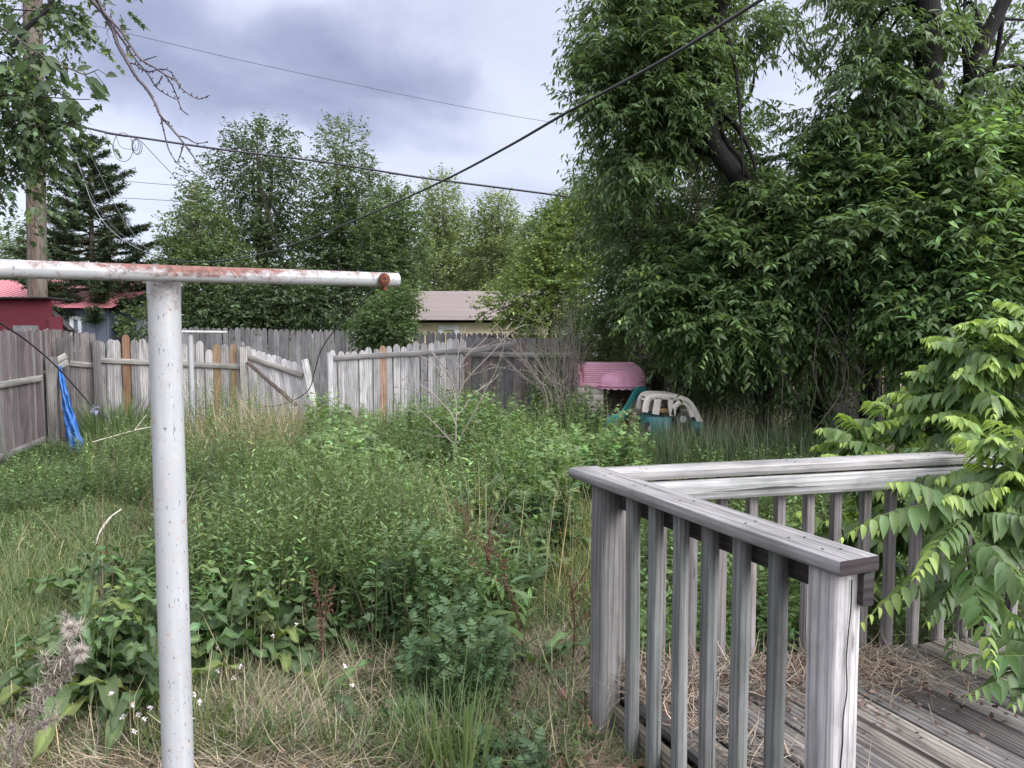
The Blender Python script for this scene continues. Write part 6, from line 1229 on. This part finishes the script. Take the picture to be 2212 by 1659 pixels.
# ---- litter
def crumpled():
    pts = [(0, 0), (.3, .08), (.42, .3), (.25, .42), (.4, .6), (.2, .75), (0, 1), (-.2, .78), (-.38, .6), (-.26, .42), (-.42, .28), (-.28, .06)]
    V = [(x, y, .28 * sin(7 * x + 3 * y) * .5 + .2 * abs(x)) for x, y in pts] + [(0, .45, .06)]; n = len(pts); return A(V), [], [(n, i, (i + 1) % n) for i in range(n)]
CR = crumpled()
def litter():
    g = np.random.default_rng(90); mb = MB()
    p = vis(np.vstack([scatter(260, 2.55, 3.3, 1080, 1420, g), scatter(300, 2.55, 3.7, 0, 1200, g)])); n = len(p); p[:, 2] += .03 + .02 * g.random(n)
    inst(mb, CR, p, frames(np.c_[g.normal(size=(n, 2)), .25 * g.normal(size=n)], g.normal(0, .4, n)), .025 + .035 * g.random(n) ** 2, vary((.30, .19, .12), n, .35, .12, g))
    q = np.vstack([scatter(110, 2.55, 3.1, 1150, 1390, g)]); n = len(q); q[:, 2] += .05; inst(mb, CR, q, frames(np.c_[g.normal(size=(n, 2)), .3 * g.normal(size=n)], g.normal(0, .5, n)), .04 + .055 * g.random(n), vary((.30, .175, .125), n, .3, .12, g))
    o = mb.build('fallen_leaves', DRY); tag(o, 'curled brown dead leaves lying by the deck corner and on the straw', 'leaf litter', kind='stuff')
    # straw and chips heaped on the deck under the rails
    mb = MB(); n = 1700; s = np.abs(g.normal(0, 1, n)); t = g.random(n)
    a = C2 + E1 * (.12 + 1.35 * g.random(n) ** 1.1)[:, None] + E2 * (.04 + .16 * s * (1.2 - .4 * t))[:, None]; b_ = C1 + E2 * (.15 + 1.15 * g.random(n))[:, None] + E1 * (.1 + .12 * s)[:, None]
    p = np.where((g.random(n) < .72)[:, None], a, b_); hp = np.exp(-(np.linalg.norm(p[:, :2] - (C2 + .35 * E1 + .12 * E2)[:2], axis=1) / .42) ** 2); p[:, 2] = DZ + .008 + (.015 + .09 * hp) * g.random(n)
    blades(mb, p, .07 + .12 * g.random(n), .0024 + .0016 * g.random(n), 2 * pi * g.random(n), 1.1 + .5 * g.random(n), .9 * g.normal(size=n), vary((.27, .205, .165), n, .4, .06, g), g, 4)
    n = 1500; a = C2 + E1 * (.15 + 1.25 * g.random(n))[:, None] + E2 * (.03 + .26 * np.abs(g.normal(0, 1, n)))[:, None]; hp = np.exp(-(np.linalg.norm(a[:, :2] - (C2 + .35 * E1 + .12 * E2)[:2], axis=1) / .42) ** 2); a[:, 2] = DZ + .008 + (.01 + .08 * hp) * g.random(n)
    inst(mb, CR, a, frames(g.normal(size=(n, 3)) * [1, 1, .3], g.normal(0, .5, n)), .011 + .012 * g.random(n), vary((.115, .075, .065), n, .4, .12, g))
    # thin trail further along the boards
    n = 330; a = C2 + E1 * (1.1 + 1.5 * g.random(n))[:, None] + E2 * (.28 + .16 * g.normal(0, 1, n))[:, None]; a[:, 2] = DZ + .006 + .012 * g.random(n); blades(mb, a, .07 + .14 * g.random(n), .002 + .0015 * g.random(n), 2 * pi * g.random(n), 1.3 + .25 * g.random(n), 1.2 * g.normal(size=n), vary((.30, .235, .19), n, .35, .06, g), g, 5)
    n = 90; a = C2 + E1 * (1. + 1.6 * g.random(n))[:, None] + E2 * (.35 + .3 * g.normal(0, 1, n))[:, None]; a[:, 2] = DZ + .008; inst(mb, CR, a, frames(g.normal(size=(n, 3)) * [1, 1, .15], g.normal(0, .3, n)), .01 + .016 * g.random(n), vary((.06, .036, .03), n, .35, .12, g))
    o = mb.build('deck_litter', DRY); tag(o, 'dry straw and brown leaf chips piled on the deck under the railing', 'litter', kind='stuff')
litter()

# ---- compound-leaved saplings by the deck
LFT = leaf_t(.42, (.12, .38, .7), (.8, 1., .62), .35, .3)
def frond(mb, p0, d, L, npair, ll, droop, base, g, tipc=(.30, .40, .07), arch=.35, young=.25):
    d = nrm(d); t = np.linspace(0, 1, 14); path = p0 + d * (t * L)[:, None]; path[:, 2] += arch * L * (t * .8 - t ** 2 * 1.25)
    tube(mb, path, np.linspace(.0024, .001, 14), 5, (.13, .17, .06), False)
    ii = np.repeat(np.linspace(.14, 1, npair), 2); pos = A([np.interp(ii, t, path[:, k]) for k in range(3)]).T; n = len(pos); tg = nrm(A([np.interp(ii, t, np.gradient(path[:, k])) for k in range(3)]).T)
    sd = nrm(np.cross(tg, [0, 0, 1.])); sg = np.tile([1., -1.], npair)[:, None]; ax = sd * sg * .85 + tg * (.35 + .5 * ii[:, None]) + g.normal(0, .13, (n, 3)); ax[:, 2] -= droop
    s = 1.3 * ll * np.interp(ii, [0, .25, .6, 1], [.75, 1, .9, .32]) * (.85 + .3 * g.random(n)); k = np.clip((ii - (1 - young)) / max(young, .01), 0, 1)[:, None]
    col = vary(base, n, .16, .08, g) * (1 - k) + A(tipc) * k; inst(mb, LFT, pos, frames(ax, g.normal(0, .3, n)), s, col)
AIL = leaf_mat('sapling_leaf', .38, .42, .4)
def ailanthus():
    g = np.random.default_rng(66); grn, yg = (.095, .165, .052), (.32, .43, .08)
    # sapling growing up through the railing over the deck
    base = P(2095, 1380, 3.45); base[2] = 0; root = thing('sapling', 'leafy compound-leaved sapling hanging through the railing over the deck', 'sapling', base); mb = MB()
    hub = P(2078, 1125, 2.95); tube(mb, smooth_pts([base, P(2098, 1290, 3.3), P(2090, 1190, 3.1), hub, P(2083, 1070, 2.95)], 6), np.linspace(.011, .004, 25), 8, (.1, .13, .06)); mb.build('stem', STEM, root); mb = MB()
    FR = [((2075, 1112, 2.95), (1932, 1008, 2.75), 10, .085, .8, .3), ((2085, 1098, 2.95), (1832, 1112, 2.75), 12, .085, .95, .35), ((2088, 1110, 2.9), (1985, 1225, 2.6), 12, .07, .35, .6), ((2079, 1150, 2.9), (2140, 1400, 2.5), 13, .088, .25, .25), ((2060, 1190, 3.0), (1872, 1325, 2.8), 11, .075, .6, .5), ((2110, 1112, 2.9), (2260, 1112, 2.7), 11, .095, .9, .1),
          ((2110, 1160, 2.85), (2240, 1290, 2.5), 11, .095, .5, .15), ((2086, 1090, 2.95), (2168, 1040, 2.85), 9, .07, .8, .9), ((2082, 1085, 2.95), (2040, 1062, 2.8), 8, .06, .9, .95), ((2090, 1140, 3.05), (2000, 1170, 3.0), 10, .085, .7, .1), ((2100, 1200, 3.05), (2180, 1330, 2.9), 11, .085, .6, .1), ((2090, 1220, 3.1), (2010, 1330, 2.95), 10, .085, .5, .1), ((2110, 1180, 3.), (2290, 1200, 2.9), 11, .09, .7, .1),
          ((2100, 1240, 3.1), (2190, 1230, 3.0), 10, .085, .6, .1), ((2120, 1150, 3.1), (2220, 1160, 3.05), 10, .085, .7, .1), ((2095, 1260, 3.15), (1960, 1260, 3.1), 10, .08, .7, .2), ((2060, 1350, 3.2), (2052, 1470, 3.0), 6, .05, .6, .2), ((2110, 1290, 3.1), (2230, 1350, 2.9), 11, .085, .5, .1), ((2150, 1330, 3.), (2270, 1420, 2.8), 10, .085, .5, .1)]
    for a, b, npair, ll, dr, yng in FR:
        p, q = P(*a), P(*b); d = q - p; frond(mb, p, d, np.linalg.norm(d) * 1.04, npair, ll, dr, grn, g, yg, .3 if d[2] > -.12 else .1, yng)
    mb.build('fronds', AIL, root)
    base = P(2350, 1480, 2.7); base[2] = 0; root = thing('sapling', 'low dark compound leaves entering over the deck at the right edge', 'sapling', base); mb = MB(); tube(mb, smooth_pts([base, P(2300, 1440, 2.68), P(2250, 1420, 2.66)], 6), .005, 6, (.1, .12, .05)); mb.build('stem', STEM, root); mb = MB()
    for a, b, npair in (((2270, 1430, 2.66), (2095, 1490, 2.55), 10), ((2270, 1420, 2.66), (2065, 1418, 2.62), 10), ((2260, 1400, 2.7), (2120, 1370, 2.8), 9), ((2280, 1440, 2.62), (2190, 1515, 2.5), 8)): p, q = P(*a), P(*b); frond(mb, p, q - p, np.linalg.norm(q - p), npair, .08, .35, (.08, .14, .05), g, (.17, .26, .06), .1, .3)
    mb.build('fronds', AIL, root)
    # taller growth behind the railing, leafing in shoots
    def shoots(lab, b, hubs, seed, dark=1.):
        g = np.random.default_rng(seed); base = P(b[0], 1200, b[1]); base[2] = gz(base[0], base[1]); root = thing('sapling', lab, 'sapling', base); ms = MB(); mb = MB()
        for (u, v, Y, n, L) in hubs:
            h = P(u, v, Y); tube(ms, smooth_pts([base, (base + h) / 2 + A([.05 * g.standard_normal(), .05, .1]), h], 6), np.linspace(.012, .004, 13), 7, (.11, .13, .06))
            n = max(5, int(n * .8))
            for i in range(n):
                a = 2.4 * i + g.normal(0, .3); k = i / n; el = .75 * k - .1 + .15 * g.standard_normal(); d = A([cos(a) * cos(el), .8 * sin(a) * cos(el), sin(el)]); young = .25 if k < .6 else .95
                frond(mb, h - A([0, 0, .16 * (1 - k)]), d, L * (1.05 - .5 * k) * (.85 + .3 * g.random()), 8 + int(3 * g.random()), .108 * (1 - .35 * k), .45 + .3 * g.random(), A((.135, .22, .06) if k > .35 else (.095, .162, .05)) * dark, g, yg, .42, young)
        ms.build('stem', STEM, root); mb.build('fronds', AIL, root)
    shoots('light green sapling rising behind the middle of the back railing', (1890, 4.2), [(1850, 925, 4.1, 9, .36), (1835, 985, 3.95, 8, .3), (1915, 890, 4.2, 10, .34), (1935, 960, 4., 9, .38), (1990, 985, 4., 9, .34), (1880, 1000, 3.95, 7, .3)], 70)
    shoots('tall bright yellow-green sapling at the right edge above the railing', (2160, 3.9), [(2090, 730, 3.9, 11, .36), (2160, 700, 3.8, 11, .38), (2130, 800, 3.75, 11, .4), (2040, 810, 4.0, 9, .32), (2200, 760, 3.7, 10, .38), (2060, 890, 3.9, 10, .38), (2160, 880, 3.7, 10, .4), (2240, 680, 3.7, 9, .36), (2010, 860, 4.0, 8, .32)], 71)
    shoots('dark leafy growth hugging the right end of the back railing', (2180, 3.75), [(2150, 985, 3.1, 11, .34), (2215, 950, 3.0, 11, .36), (2180, 1030, 3.0, 10, .32), (2240, 1040, 3.0, 10, .34), (2110, 930, 3.5, 10, .36), (2140, 1060, 3.1, 9, .3)], 72, .85)
    shoots('low green sapling seen through the back railing balusters', (1850, 3.9), [(1780, 1110, 3.9, 8, .28), (1860, 1120, 3.8, 9, .3), (1930, 1100, 3.8, 9, .3), (1830, 1190, 3.75, 7, .26), (1990, 1120, 3.7, 9, .3), (1740, 1160, 4., 6, .24)], 73, .85)
ailanthus()
